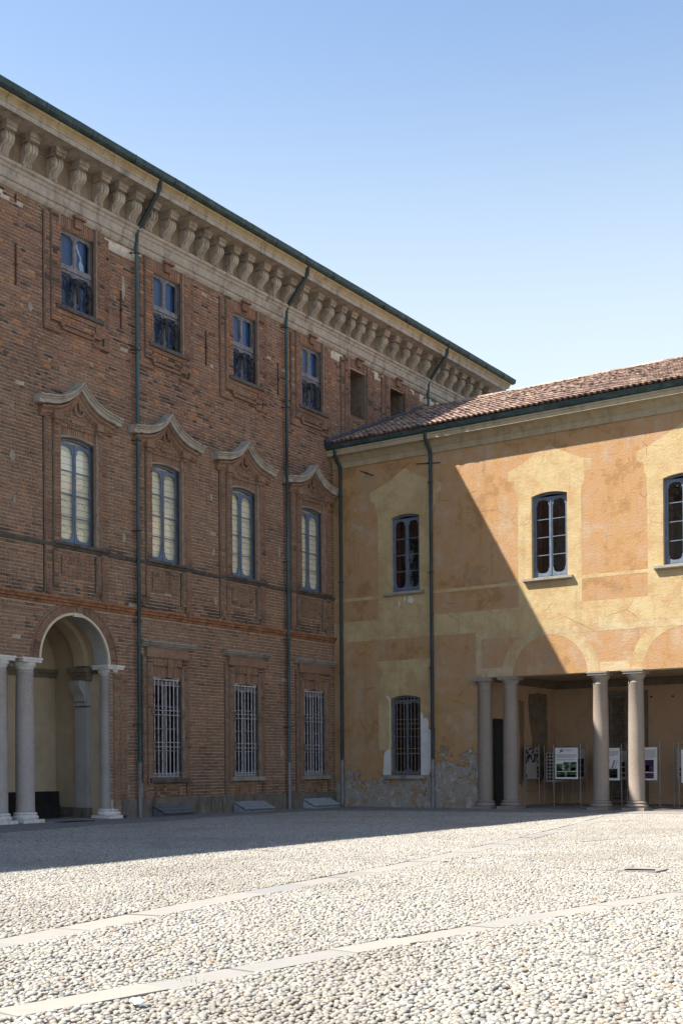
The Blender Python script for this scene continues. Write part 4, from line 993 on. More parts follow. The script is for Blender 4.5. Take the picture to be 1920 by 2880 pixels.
# --- cornice and gutter
pr = [(-.02, 13.40), (.05, 13.40), (.05, 13.62), (.09, 13.645), (.09, 13.68), (.12, 13.71), (.22, 13.82), (.30, 13.85), (.44, 13.85), (.44, 14.00), (.47, 14.02), (.47, 14.07), (-.02, 14.09)]
m = MB(); m.loft([[MR(u, z, -p) for p, z in pr] for u in (0.02, XE)]); m.build('cornice', CREAM, WING)
gp = [(.36, 14.11), (.41, 14.085), (.48, 14.09), (.525, 14.14), (.545, 14.22), (.55, 14.295), (.53, 14.30), (.515, 14.24), (.36, 14.22)]
m = MB(); us = [.02+i*.8 for i in range(43)]
m.loft([[MR(u, z+rr.uniform(-.008, .008), -p-rr.uniform(0, .006)) for p, z in gp] for u in us]); m.build('gutter', COPPER, WING)
def zroof(y): return 14.30+.42*(y+.6)
m = MB(); m.loft([[(u, -.58, 14.27), (u, 7.0, zroof(7.0)-.06), (u, 14.6, 14.27), (u, 14.6, 14.1), (u, -.3, 14.1)] for u in (0.0, XE)]); ROOF = m.build('roof', DARKSTONE, WING)
# --- clay tiles: pans and covers in rows up the slope
TV, TF, TT, TINFO = [], [], [], []
th = math.atan(.42); ct, stn = math.cos(th), math.sin(th)
def tile(x, s, L, r0, r1, up, dx, dz, tint):
    k = len(TV); n = 6
    for (ss, r) in ((s, r0), (s+L, r1)):
        lift = .030*(1-(ss-s)/L)+dz
        for j in range(n+1):
            a = math.pi*j/n; w = r*math.cos(a); h = r*.72*math.sin(a)*(1 if up else -1)+lift+(0 if up else .05)
            TV.append((x+w+dx*(ss-s), -.62+ss*ct-h*stn, zroof(-.62)+ss*stn+h*ct))
    for j in range(n+1):
        a = math.pi*j/n; w = (r0-.02)*math.cos(a); h = (r0*.72-.022)*math.sin(a)*(1 if up else -1)+.030+dz+(0 if up else .05)-(.004 if up else 0)
        TV.append((x+w, -.62+s*ct-h*stn, zroof(-.62)+s*stn+h*ct))
    for j in range(n): TF.append((k+j, k+j+1, k+n+2+j, k+n+1+j)); TF.append((k+2*n+2+j, k+2*n+3+j, k+j+1, k+j))
    TT.extend([tint]*(3*n+3)); return k
rt = random.Random(21); NX = int((XE-.5)/.215); NR = 25
TPV, TPF, TPT = [], [], []
for i in range(NX):
    for r in range(NR):
        x = .42+i*.215; s = r*.325
        if s*ct-.62 > 6.95: continue
        t = min(1, max(0, rt.gauss(.56, .27)))
        if up_ := True:
            k = tile(x+rt.uniform(-.012, .012), s+rt.uniform(-.02, .02), .42, .098, .080, True, rt.uniform(-.06, .06), rt.uniform(-.006, .020), t); TINFO.append((k, x, s))
for i in range(NX):
    for r in range(NR):
        x = .42+.1075+i*.215; s = r*.325
        if s*ct-.62 > 6.95: continue
        tile(x, s, .40, .085, .10, False, 0, -.02, min(1, max(0, rt.gauss(.30, .15))))
sc = []
for (k, x, s) in TINFO:
    q = pix(TV[k+3])
    if q and 0 < q[0] < 1915: sc.append((q[2], k))
sc.sort(); sk = {k for _, k in sc[:300]}; rem = set()
for k in sk: rem |= set(range(k, k+21))
V2, F2, T2, idx = [], [], [], {}
for f in TF:
    if f[0] in rem: continue
    for vi in f:
        if vi not in idx: idx[vi] = len(V2); V2.append(TV[vi]); T2.append(TT[vi])
    F2.append(tuple(idx[vi] for vi in f))
me = tint_mesh('tile_rows', V2, F2, T2, TILE); o = bpy.data.objects.new('tile_rows', me); place(o, ROOF); o['kind'] = 'stuff'
base = [TV[0:14]]
TM = []
for kk in range(12):
    TV_, n = [], 6
    for (ss, r) in ((0, .098), (.42, .080)):
        lift = .030*(1-ss/.42)
        for j in range(n+1):
            a = math.pi*j/n; w = r*math.cos(a); h = r*.72*math.sin(a)+lift; TV_.append((w, ss*ct-h*stn, ss*stn+h*ct))
    for j in range(n+1):
        a = math.pi*j/n; w = .078*math.cos(a); h = (.098*.72-.022)*math.sin(a)+.026; TV_.append((w, -h*stn, h*ct))
    TM.append(tint_mesh('roof_tile', TV_, [(j, j+1, n+2+j, n+1+j) for j in range(n)]+[(2*n+2+j, 2*n+3+j, j+1, j) for j in range(n)], [(kk+.5)/12]*21, TILE))
pos = {k: (x, s) for k, x, s in TINFO}
for k in sorted(sk):
    x, s = pos[k]; inst('roof_tile', TM[min(11, int(TT[k]*12))], ROOF, (x+rt.uniform(-.012, .012), -.62+s*ct, zroof(-.62)+s*stn+.004), (0, 0, rt.uniform(-.05, .05)))
RID = MB(); n = 7
RID.loft([[(x, r*math.cos(math.pi*j/n), r*.8*math.sin(math.pi*j/n)+dz) for j in range(n+1)] for x, r, dz in ((0, .135, 0), (.46, .115, .012))], False)
v, f = RID.v, RID.f
RM = [tint_mesh('ridge_tile', v, f, [t]*len(v), TILE) for t in (.35, .6, .8, .95)]
for i in range(75):
    inst('ridge_tile', RM[rt.choice((0, 1, 2, 2, 3))], ROOF, (.1+i*.44, 7.0, zroof(7.0)+.0+rt.uniform(-.01, .012)), (0, rt.uniform(-.03, .03), rt.uniform(-.03, .03)))
m = MB(); m.loft([[(x, y, zroof(y)+dz) for x, dz in ((.02, -.1), (.02, .20), (.10, .20), (.12, .10), (.36, .06), (.36, -.1))] for y in (-.62, 3, 7.0)]); m.build('flashing', FLASH, ROOF)
# --- anchors and drainpipes of the wing
for p0, p1 in (((1.32, 13.20), (1.93, 12.93)), ((3.86, 13.10), (4.9, 13.0))):
    m = MB(); m.tube([MR(p0[0], p0[1], -.03), MR(p1[0], p1[1], -.03)], .018, 5); q = ((p0[0]+p1[0])/2, (p0[1]+p1[1])/2); m.box((q[0]-.03, q[1]-.03, -.06), (q[0]+.03, q[1]+.03, -.004), MR); m.build('wall_anchor', ANCHOR, WING)
for u, zb in ((.44, 1.80), (4.53, 1.78)):
    drainpipe(WING, MR, u, .13, 13.30, zb, [(u, 13.42, -.14), (u-.01, 13.52, -.20), (u-.03, 13.78, -.40), (u-.03, 13.88, -.44), (u-.03, 14.12, -.45)], brackets=(3.0, 5.3, 8.9, 12.3), collars=(2.4, 5.0, 7.3, 10.3, 11.6), PIPE=PIPED)
# --- loggia: columns, inner walls, ceiling, floor, doors
for x in (7.60, 11.06, 12.34, 15.95, 17.2, 20.75, 22.0): column(WING, x, .22, .01, False, CM2)
hc = MB(); hc.lathe([(.27, .33), (.275, 1.6), (.25, 4.36), (.262, 4.38), (.262, 4.42), (.25, 4.43), (.25, 4.55), (.325, 4.70)], (6.62, .10, 0), 24); hc.box((6.27, -.24, 4.70), (6.97, .45, 4.835)); o = hc.build('half_column', GRANITE2, WING, 35)
hb = MB(); hb.lathe([(.30, .12), (.37, .125), (.385, .17), (.355, .235), (.325, .25), (.345, .28), (.345, .305), (.275, .335)], (6.62, .10, 0), 24); hb.box((6.24, -.28, .01), (7.0, .48, .12)); hb.build('base', GRANITE2, o, 35)
m = MB(); m.poly([(6.45, .5, 0), (6.45, 6.8, 0), (6.45, 6.8, 5.05), (6.45, .5, 5.05)]); m.poly([(6.45, .45, 0), (6.62, .45, 0), (6.62, .45, 5.05), (6.45, .45, 5.05)])
m.poly([(6.45, 6.8, 0), (XE, 6.8, 0), (XE, 6.8, 5.05), (6.45, 6.8, 5.05)]); m.poly([(XE, 0, 0), (XE, 6.8, 0), (XE, 6.8, 14), (XE, 0, 14)]); m.build('loggia_wall', OCHREIN, WING)
m = MB(); m.poly([(6.45, .6, 5.05), (XE, .6, 5.05), (XE, 6.8, 5.05), (6.45, 6.8, 5.05)])
m.box((0.01, 1.75, 0), (6.44, 14.4, 14.05)); m.box((0.01, .45, 0), (2.1, 1.74, 14.05)); m.box((4.5, .45, 0), (6.44, 1.74, 14.05)); m.box((6.45, 6.95, 0), (XE, 14.4, 14.05)); m.box((6.45, 1.8, 5.1), (XE, 6.9, 14.05)); m.build('loggia_ceiling', OCHREIN, WING)
m = MB(); m.box((6.46, .62, 4.78), (XE, .74, 5.04)); m.box((6.46, 6.66, 4.74), (XE, 6.79, 5.04)); m.box((6.46, .75, 4.74), (6.58, 6.66, 5.04)); m.build('ceiling_moulding', MOULDG, WING)
MB().box((6.46, .30, -.05), (XE, 6.79, .035)).build('loggia_floor', FLOOR, WING)
# stain where something once leaned on the end wall
rj = random.Random(9)
def ragx(pts, x, mat, nm): MB().poly([(x, y, z) for y, z in ragged(pts, .07, 4)]).build(nm, mat, WING)
ragx([(4.2, 4.45), (5.9, 4.5), (6.0, 3.2), (5.7, 1.2), (5.2, .8), (4.9, .9), (4.6, 1.6), (4.5, 2.6), (4.3, 3.2)], 6.456, simple('damp_dark_plaster', (.21, .18, .14), .35, 3, .95), 'damp_patch')
ragx([(3.3, 4.1), (3.75, 4.2), (3.8, 2.4), (3.5, .7), (3.2, 1.0), (3.4, 2.4)], 6.456, simple('brown_stain', (.26, .18, .12), .3, 3, .95), 'damp_patch')
MB().box((6.46, 3.84, .3), (6.51, 4.0, 4.3)).build('wall_strip', OCHREIN, WING)
# side door in the end wall
m = MB(); m.box((6.46, 1.05, .04), (6.56, 1.17, 3.25)); m.box((6.46, 2.05, .04), (6.56, 2.17, 3.25)); m.box((6.46, 1.05, 3.25), (6.56, 2.17, 3.36)); dr = m.build('side_door', GREENDOOR, WING)
m = MB(); m.box((6.46, 1.17, .04), (6.50, 2.05, 3.25)); m.box((6.50, 1.25, .2), (6.52, 1.97, 1.3)); m.box((6.50, 1.25, 1.5), (6.52, 1.97, 3.1)); m.build('leaf', GREENDOOR, dr)
# louvred door in the back wall
m = MB(); m.box((8.72, 6.66, .04), (8.84, 6.79, 4.40)); m.box((10.28, 6.66, .04), (10.40, 6.79, 4.40)); m.box((8.72, 6.64, 4.40), (10.40, 6.79, 4.55)); lv = m.build('louvred_shutter', LOUVRE, WING)
SL = MB(); SL.hexa([(-.25, 0, -.035), (.25, 0, -.035), (.25, .05, .035), (-.25, .05, .035), (-.25, .008, -.04), (.25, .008, -.04), (.25, .058, .030), (-.25, .058, .030)]); SLM = SL.mesh('slat', LOUVRE)
for a, b in ((8.85, 9.555), (9.565, 10.27)):
    m = MB()
    for u0, u1, z0, z1 in ((a, a+.10, .05, 4.39), (b-.10, b, .05, 4.39), (a+.1, b-.1, .05, .22), (a+.1, b-.1, 2.12, 2.30), (a+.1, b-.1, 4.27, 4.39)): m.box((u0, 6.69, z0), (u1, 6.745, z1))
    m.build('shutter_leaf', LOUVRE, lv)
    for z0, z1 in ((.26, 2.1), (2.34, 4.26)):
        z = z0
        while z < z1-.03: inst('slat', SLM, lv, ((a+b)/2, 6.695, z+.03)); z += .088
MB().poly([(8.8, 6.77, 0), (10.3, 6.77, 0), (10.3, 6.77, 4.4), (8.8, 6.77, 4.4)]).build('shutter_backing', DARK, lv)
m = MB()
for (x, z) in ((10.55, 4.28), (11.42, 4.27)): m.tube([(x, 6.79, z), (x, 6.70, z)], .035, 6)
m.build('iron_fixing', ANCHOR, WING)

# ================================================================== GROUND
def structure(o): o['kind'] = 'structure'; return o
m = MB(); m.poly([(-400, -400, -.06), (400, -400, -.06), (400, 400, -.06), (-400, 400, -.06)]); structure(m.build('ground', SAND))
m = MB(); m.poly([(-.5, -62, .0), (60, -62, .0), (60, .2, .0), (-.5, .2, .0)]); COURT = structure(m.build('cobbled_courtyard', SAND))
PL = [(3.6, -21.5), (2.9, -17.0), (2.75, -15.8), (2.6, -13.5), (2.15, -9.4), (2.05, -6.0), (1.9, -4.2), (3.2, -3.35), (4.9, -3.05), (8.5, -2.62), (14.6, -2.0), (34, -1.6)]
m = MB(); top = [(.02, -40)]+[(3.6, -40)]+PL+[(34, -.02), (.02, -.02)]
m.loft([[(x, y, z) for x, y in top] for z in (-.05, .03)]); structure(m.build('pavement', PAVE))
def pav_inside(x, y):
    xs = 3.6 if y < -21.5 else np.interp(y, [p[1] for p in PL[:7]], [p[0] for p in PL[:7]])
    ys = np.interp(x, [p[0] for p in PL[6:]], [p[1] for p in PL[6:]])
    return x < xs or y > ys
STRIPS = []
rs = random.Random(4)
def strip(path, w, L, label=None):
    base = MB(); P = [Vector((x, y, 0)) for x, y in path]; acc = []; 
    root = bpy.data.objects.new('stone_strip', None); COL.objects.link(root); root.location = P[0]; root['kind'] = 'structure'
    for p, q in zip(P, P[1:]):
        d = (q-p); n = max(1, round(d.length/L)); d1 = d.normalized(); s = Vector((-d1.y, d1.x, 0))
        cuts = [0]+sorted((i+rs.uniform(-.18, .18))/n for i in range(1, n))+[1]
        for a, b in zip(cuts, cuts[1:]):
            wa, wb = w/2*rs.uniform(.92, 1.06), w/2*rs.uniform(.92, 1.06); g = .010
            A = p+d*a+d1*g; B = p+d*b-d1*g; k = rs.uniform(-.01, .01)
            q4 = [A-s*(wa+k), B-s*(wa+k), B+s*wb, A+s*wb]; zt = .014+rs.uniform(-.005, .005)
            m = MB(); m.hexa([(*v.xy, -.03) for v in q4]+[(*v.xy, zt) for v in q4]); m.build('slab', SLAB, root)
        STRIPS.append((p.x, p.y, q.x, q.y, w/2+.01))
strip([(19.0, -37.5), (18.40, -32.4), (17.68, -27.8), (17.14, -23.4), (15.93, -16.7), (14.4, -9.6), (12.95, -3.4), (12.75, -2.3)], .42, 1.15)
strip([(20.75, -37.0), (20.92, -34.55), (21.10, -33.3), (21.33, -31.2), (21.77, -27.95), (22.28, -25.1), (23.2, -20.0)], .32, 1.05)
strip([(5.0, -20.1), (10.7, -20.3), (15.4, -21.2), (16.9, -21.2)], .17, .9)
strip([(17.5, -21.35), (19.25, -21.7), (20.4, -21.75), (23.5, -21.8)], .17, .9)
strip([(5.0, -21.0), (10.7, -21.2), (15.4, -22.15), (17.0, -22.2)], .17, .9)
strip([(17.4, -22.25), (19.3, -22.6), (20.5, -22.65), (23.5, -22.7)], .17, .9)
strip([(16.55, -19.0), (17.40, -16.45), (18.2, -12.7), (19.2, -8.0)], .22, 1.0)
# --- pebbles: the nearest ones single parts of the courtyard, the rest one mass
def pebble_mesh():
    bm = bmesh.new(); bmesh.ops.create_icosphere(bm, subdivisions=2, radius=1)
    for v in bm.verts:
        n = v.co.copy(); v.co *= 1+.10*math.sin(3*n.x+1.2)*math.cos(2.5*n.y)+.05*math.sin(5*n.z+2*n.x)
    me = bpy.data.meshes.new('pebble'); bm.to_mesh(me); bm.free(); me.materials.append(PEBBLE)
    me.polygons.foreach_set('use_smooth', [True]*len(me.polygons)); return me
PM = pebble_mesh()
sx, sy = .0475, .0405
gx, gy = np.meshgrid(np.arange(.0, 42, sx), np.arange(-36.5, -1.2, sy))
gx = gx+((np.arange(gx.shape[0]) % 2)*sx/2)[:, None]
x = gx.ravel()+RNG.uniform(-.022, .022, gx.size)+.02*np.sin(gy.ravel()*7+gx.ravel()*2); y = gy.ravel()+RNG.uniform(-.019, .019, gx.size)+.03*np.sin(gx.ravel()*3.1)+.02*np.sin(gx.ravel()*9+gy.ravel()*4)
dx, dy = x-CAM.x, y-CAM.y; wv = dx*_fw.x+dy*_fw.y-1.6*_fw.z
px = 960+F*(dx*_r2.x+dy*_r2.y-1.6*_r2.z)/wv; py = PPY-F*(dx*_u2.x+dy*_u2.y-1.6*_u2.z)/wv
ok = (wv > 4.6) & (px > -620) & (px < 2700) & (py < 3500)
x, y, wv, px, py = x[ok], y[ok], wv[ok], px[ok], py[ok]
xs = np.where(y < -21.5, 3.6, np.interp(y, [p[1] for p in PL[:7]], [p[0] for p in PL[:7]])); ys = np.interp(x, [p[0] for p in PL[6:]], [p[1] for p in PL[6:]])
keep = (x > xs+.02) & (y < ys-.02)
for (ax, ay, bx_, by, hw) in STRIPS:
    L2 = (bx_-ax)**2+(by-ay)**2; t = np.clip(((x-ax)*(bx_-ax)+(y-ay)*(by-ay))/L2, 0, 1)
    keep &= np.hypot(x-ax-t*(bx_-ax), y-ay-t*(by-ay)) > hw+.012
keep &= ~((x > 20.25) & (x < 21.05) & (y > -22.52) & (y < -21.95))
# worn, sandy patches where stones are missing
wear = np.sin(x*.9+1)*np.sin(y*.7+.4)+.6*np.sin(x*2.3+y*1.9); keep &= RNG.uniform(0, 1, x.size) > .015+.05*(wear > 1.0)
x, y, wv, px, py = x[keep], y[keep], wv[keep], px[keep], py[keep]; n = x.size
a = np.clip(RNG.normal(.0250, .0045, n), .015, .040); bsc = a*RNG.uniform(.66, .95, n); h = a*RNG.uniform(.48, .70, n)
rz = RNG.normal(.6, .8, n); tx = RNG.uniform(-.16, .16, n); ty = RNG.uniform(-.16, .16, n)
zz = RNG.uniform(-.004, .009, n)+.006*np.sin(x*1.7)*np.sin(y*1.3)+.004
vis = (px > 0) & (px < 1920) & (py < 2880); order = np.argsort(np.where(vis, wv, 1e9))[:300]
near = np.zeros(n, bool); near[order] = True
for i in order:
    inst('pebble', PM, COURT, (x[i], y[i], zz[i]), (tx[i], ty[i], rz[i]), (a[i], bsc[i], h[i]))
q = ~near
me = bpy.data.meshes.new('pebble_bed'); me.vertices.add(int(q.sum()))
me.vertices.foreach_set('co', np.stack([x[q], y[q], zz[q]], 1).astype(np.float32).ravel())
at = me.attributes.new('rot', 'FLOAT_VECTOR', 'POINT'); at.data.foreach_set('vector', np.stack([tx[q], ty[q], rz[q]], 1).astype(np.float32).ravel())
at = me.attributes.new('scl', 'FLOAT_VECTOR', 'POINT'); at.data.foreach_set('vector', np.stack([a[q], bsc[q], h[q]], 1).astype(np.float32).ravel())
bed = bpy.data.objects.new('pebble_bed', me); place(bed, COURT); bed['kind'] = 'stuff'
src = bpy.data.objects.new('pebble_source', PM)
gt = bpy.data.node_groups.new('scatter_pebbles', 'GeometryNodeTree')
gt.interface.new_socket('Geometry', in_out='INPUT', socket_type='NodeSocketGeometry'); gt.interface.new_socket('Geometry', in_out='OUTPUT', socket_type='NodeSocketGeometry')
gi = gt.nodes.new('NodeGroupInput'); go = gt.nodes.new('NodeGroupOutput'); mp = gt.nodes.new('GeometryNodeMeshToPoints'); ip = gt.nodes.new('GeometryNodeInstanceOnPoints')
oi = gt.nodes.new('GeometryNodeObjectInfo'); oi.inputs['Object'].default_value = src; oi.inputs['As Instance'].default_value = True
def named(nm):
    q = gt.nodes.new('GeometryNodeInputNamedAttribute'); q.data_type = 'FLOAT_VECTOR'; q.inputs['Name'].default_value = nm; return q.outputs['Attribute']
e2r = gt.nodes.new('FunctionNodeEulerToRotation'); gt.links.new(named('rot'), e2r.inputs[0]); gt.links.new(e2r.outputs[0], ip.inputs['Rotation'])
gt.links.new(named('scl'), ip.inputs['Scale']); gt.links.new(gi.outputs[0], mp.inputs[0]); gt.links.new(mp.outputs[0], ip.inputs['Points'])
gt.links.new(oi.outputs['Geometry'], ip.inputs['Instance']); gt.links.new(ip.outputs[0], go.inputs[0])
bed.modifiers.new('scatter', 'NODES').node_group = gt
print('pebbles', n, 'bricks', len(INFO), 'tiles', len(TINFO))
# --- tufts of grass in the joints
m = MB(); rg = random.Random(8)
for (cx, cy, w, n) in ((20.0, -22.75, .30, 150), (17.05, -18.3, .16, 60), (15.75, -15.6, .2, 70), (14.9, -12.2, .15, 40), (21.05, -33.0, .16, 60), (15.7, -17.0, .12, 40), (15.2, -21.0, .15, 40), (16.2, -19.4, .10, 30), (21.4, -22.2, .3, 60)):
    for i in range(n):
        x_, y_ = cx+rg.gauss(0, w), cy+rg.gauss(0, .05); hh = rg.uniform(.015, .05); an = rg.uniform(0, 6.28); l = rg.uniform(.005, .03)
        m.poly([(x_-.004*math.cos(an), y_-.004*math.sin(an), .0), (x_+.004*math.cos(an), y_+.004*math.sin(an), 0), (x_+l*math.sin(an), y_+l*math.cos(an), hh)])
o = m.build('grass', GRASSM); o['kind'] = 'stuff'

# ================================================================== THINGS IN THE COURT
def hatch(y0, y1, label, HATCH):
    t = thing('cellar_hatch', (.3, (y0+y1)/2, .03), label, 'cellar hatch', 'cellar hatches along the brick wall')
    zb, zt, x0, x1 = .03, .36, .10, .62
    m = MB()
    for y in (y0+.02, y1-.02): m.loft([[(x0, yy, zb), (x1-.03, yy, zb), (x1-.03, yy, zb+.05), (x0, yy, zt-.03)] for yy in (y-.02, y+.02)])
    m.box((x1-.05, y0+.02, zb), (x1-.02, y1-.02, zb+.055)); m.build('frame', HATCH, t)
    for i in range(3):
        a, b = i/3+.022, (i+1)/3-.022; P = lambda s, o: (x0+(x1+.03-x0)*s+.03*o, zt+(zb+.06-zt)*s+.045*o)
        m = MB(); c = []
        for yy in (y0-.02, y1+.02): 
            for s, o in ((a, .2), (b, .2), (b, 1), (a, 1)): q = P(s, o); c.append((q[0], yy, q[1]))
        m.hexa([c[0], c[1], c[5], c[4], c[3], c[2], c[6], c[7]]); m.build('plank', HATCH, t)
    for y in (y0+.18, y1-.18):
        m = MB(); m.hexa([(x0+.03, y-.015, zt+.035), (x0+.25, y-.015, zt-.10), (x0+.25, y+.015, zt-.10), (x0+.03, y+.015, zt+.035), (x0+.04, y-.015, zt+.05), (x0+.26, y-.015, zt-.085), (x0+.26, y+.015, zt-.085), (x0+.04, y+.015, zt+.05)]); m.build('strap_hinge', IRON, t)
    return t
hatch(-10.62, -9.18, 'dark grey plank cellar hatch nearest the columned archway and first drainpipe', HATCHES[0])
hatch(-6.48, -4.82, 'middle grey plank cellar hatch against the brick wall, beside the second drainpipe', HATCHES[1])
hatch(-2.30, -.62, 'pale grey plank cellar hatch in the corner beside the ochre wall', HATCHES[2])
t = thing('stepped_block', (-2.1, -14.0, .045), 'black stepped wooden block standing in the shade of the brick archway', 'steps')
m = MB(); m.box((-2.52, -15.4, .045), (-2.0, -12.72, .88)); m.build('upper_step', BLACKW, t)
m = MB(); m.box((-2.0, -15.4, .045), (-1.70, -12.95, .46)); m.build('lower_step', BLACKW, t)
t = thing('doormat', (.55, -14.4, .03), 'flat black doormat lying on the pavement before the brick archway', 'doormat')
MB().box((.25, -15.0, .031), (.75, -13.85, .047)).build('mat', BLACKW, t)
t = thing('drain_cover', (20.65, -22.25, 0), 'broken stone drain cover with a dark slot among the cobbles', 'drain cover')
MB().hexa([(20.28, -22.50, -.03), (21.02, -22.48, -.03), (21.04, -22.0, -.03), (20.3, -21.98, -.03), (20.28, -22.50, .02), (21.02, -22.48, .03), (21.04, -22.0, .035), (20.3, -21.98, .022)]).build('stone', SLAB, t)
MB().hexa([(20.52, -22.46, .02), (20.96, -22.40, .02), (20.95, -22.33, .02), (20.55, -22.36, .02), (20.52, -22.46, .040), (20.96, -22.40, .044), (20.95, -22.33, .046), (20.55, -22.36, .042)]).build('slot', DARK, t)
t = thing('paper_scrap', (21.52, -33.93, .03), 'small crumpled white paper scrap lying on the pebbles', 'litter')
bm = bmesh.new(); bmesh.ops.create_icosphere(bm, subdivisions=2, radius=.032); rq = random.Random(2)
for v in bm.verts: v.co = Vector((v.co.x*1.9, v.co.y*1.2, v.co.z*.7))*rq.uniform(.7, 1.25)+Vector((21.52, -33.93, .05))
me = bpy.data.meshes.new('paper'); bm.to_mesh(me); bm.free(); me.materials.append(SCRAP); place(bpy.data.objects.new('paper', me), t)
# --- exhibition stands in the loggia, with the posters that hang on them
def stand(p0, p1, label, zg0=.57, zg1=2.33, feet=True):
    A, B = Vector((*p0, 0)), Vector((*p1, 0)); d = (B-A).normalized(); nrm = Vector((d.y, -d.x, 0)); z0 = .035
    t = thing('exhibition_stand', ((A+B)/2)+Vector((0, 0, z0)), label, 'display stand', 'wire display stands in the loggia')
    for P in (A, B):
        m = MB(); m.tube([(P.x, P.y, z0), (P.x, P.y, 2.40)], .019, 8); m.build('post', STEEL, t, 40)
        m = MB(); q = [P-nrm*.24-d*.03, P-nrm*.24+d*.03, P+nrm*.24+d*.03, P+nrm*.24-d*.03]; m.hexa([(*v.xy, z0) for v in q]+[(*v.xy, z0+.018) for v in q])
        q = [P-nrm*.03-d*.22, P-nrm*.03+d*.22, P+nrm*.03+d*.22, P+nrm*.03-d*.22]; m.hexa([(*v.xy, z0) for v in q]+[(*v.xy, z0+.017) for v in q]); m.build('foot', STEEL, t)
    m = MB(); L = (B-A).length; n = int(L/.066); k = int((zg1-zg0)/.066); r = .0028
    for i in range(n+1):
        P = A+d*(.04+(L-.08)*i/n); rr_ = .007 if i in (0, n) else r; m.tube([(P.x, P.y, zg0), (P.x, P.y, zg1)], rr_, 4)
    for j in range(k+1):
        z = zg0+(zg1-zg0)*j/k; a_, b_ = A+d*.04, B-d*.04; rr_ = .007 if j in (0, k) else r; m.tube([(a_.x, a_.y, z), (b_.x, b_.y, z)], rr_, 4)
    m.build('wire_grid', WIRE, t)
    return A, d, nrm
def poster(frame, u0, u1, z0, z1, label, paper, items, texts=()):
    A, d, nrm = frame; nrm = nrm if (CAM-A).dot(nrm) > 0 else -nrm
    Pt = lambda u, z, o: tuple(A+d*u+nrm*(.018+o)+Vector((0, 0, z)))
    c = Pt((u0+u1)/2, z0, 0); t = thing('poster', c, label, 'poster', 'posters hung on the wire stands')
    m = MB(); m.hexa([Pt(u0, z0, 0), Pt(u1, z0, 0), Pt(u1, z1, 0), Pt(u0, z1, 0), Pt(u0, z0, .004), Pt(u1, z0, .004), Pt(u1, z1, .004), Pt(u0, z1, .004)]); m.build('sheet', paper, t)
    W_, H_ = u1-u0, z1-z0
    for (nm, mat, rects) in items:
        m = MB()
        for (a_, b_, c_, e_, *rot) in rects:
            if rot:
                cu, cz, hw, hh, an = u0+a_*W_, z0+b_*H_, c_*W_/2, e_*H_/2, rot[0]
                m.poly([Pt(cu+su*hw*math.cos(an)-sz*hh*math.sin(an), cz+su*hw*math.sin(an)+sz*hh*math.cos(an), .006) for su, sz in ((-1, -1), (1, -1), (1, 1), (-1, 1))])
            else: m.poly([Pt(u0+a_*W_, z0+b_*H_, .0055), Pt(u0+c_*W_, z0+b_*H_, .0055), Pt(u0+c_*W_, z0+e_*H_, .0055), Pt(u0+a_*W_, z0+e_*H_, .0055)])
        m.build(nm, mat, t)
    for (txt, a_, b_, size, mat) in texts:
        cu = bpy.data.curves.new('lettering', 'FONT'); cu.body = txt; cu.size = size; cu.align_x = 'CENTER'; cu.extrude = .0008; cu.materials.append(mat)
        tmp = bpy.data.objects.new('lettering', cu); COL.objects.link(tmp); dg = bpy.context.evaluated_depsgraph_get(); dg.update()
        me_ = bpy.data.meshes.new_from_object(tmp.evaluated_get(dg)); bpy.data.objects.remove(tmp); bpy.data.curves.remove(cu)
        o = bpy.data.objects.new('lettering', me_); o.matrix_world = Matrix.Translation(Pt(u0+a_*W_, z0+b_*H_, .006)) @ Matrix(((d.x, 0, nrm.x, 0), (d.y, 0, nrm.y, 0), (0, 1, 0, 0), (0, 0, 0, 1)))
        mw = o.matrix_world.copy(); place(o, t); o.matrix_parent_inverse = Matrix.Translation(-t.location); o.matrix_basis = mw
    return t, Pt
def lines(z0, z1, n, a=.06, b=.94): return [(a, z0+(z1-z0)*i/n, b-(.12 if i == 0 else 0), z0+(z1-z0)*i/n+(z1-z0)/n*.5) for i in range(n)]
f = stand((7.86, 3.40), (8.95, 3.40), 'wire display stand with the thirty years poster between the second and third columns')
t, Pt = poster(f, .07, 1.0, 1.07, 2.265, 'large white poster headed 30 with five park photographs, on the frontmost wire stand', PAPER,
    [('photo', PH1, [(.05, .255, .33, .49), (.355, .255, .64, .54), (.655, .255, .94, .545), (.05, .06, .46, .235), (.48, .06, .94, .235)]), ('lawn', LAWN, [(.06, .256, .33, .315), (.06, .061, .46, .12), (.50, .061, .94, .13)]),
     ('statue', PAPER, [(.48, .30, .53, .44), (.70, .275, .90, .36)]), ('print_block', INK, lines(.68, .80, 6)+lines(.60, .65, 2))],
    [('3', .22, .845, .17, NAVY), ('ASSOCIAZIONE', .60, .94, .030, NAVY), ('AMICI VILLA LITTA', .61, .905, .046, NAVY), ('LAINATE', .61, .875, .03, NAVY)])
m = MB()
cu, cz = .07+.93*.305, 1.07+1.195*.912
n_ = 24; oL = [Pt(cu+.055*math.cos(2*math.pi*i/n_), cz+.055*math.sin(2*math.pi*i/n_), .0065) for i in range(n_)]; iL = [Pt(cu+.004+.034*math.cos(2*math.pi*i/n_), cz+.006+.020*math.sin(2*math.pi*i/n_), .0065) for i in range(n_)]
for i in range(n_): j = (i+1) % n_; m.poly([oL[i], oL[j], iL[j], iL[i]])
m.build('emblem', NAVY, t)
rk = random.Random(12)
f = stand((6.66, 3.35), (6.78, 4.42), 'wire display stand with a collage, close to the end wall by the side door', zg1=2.35)
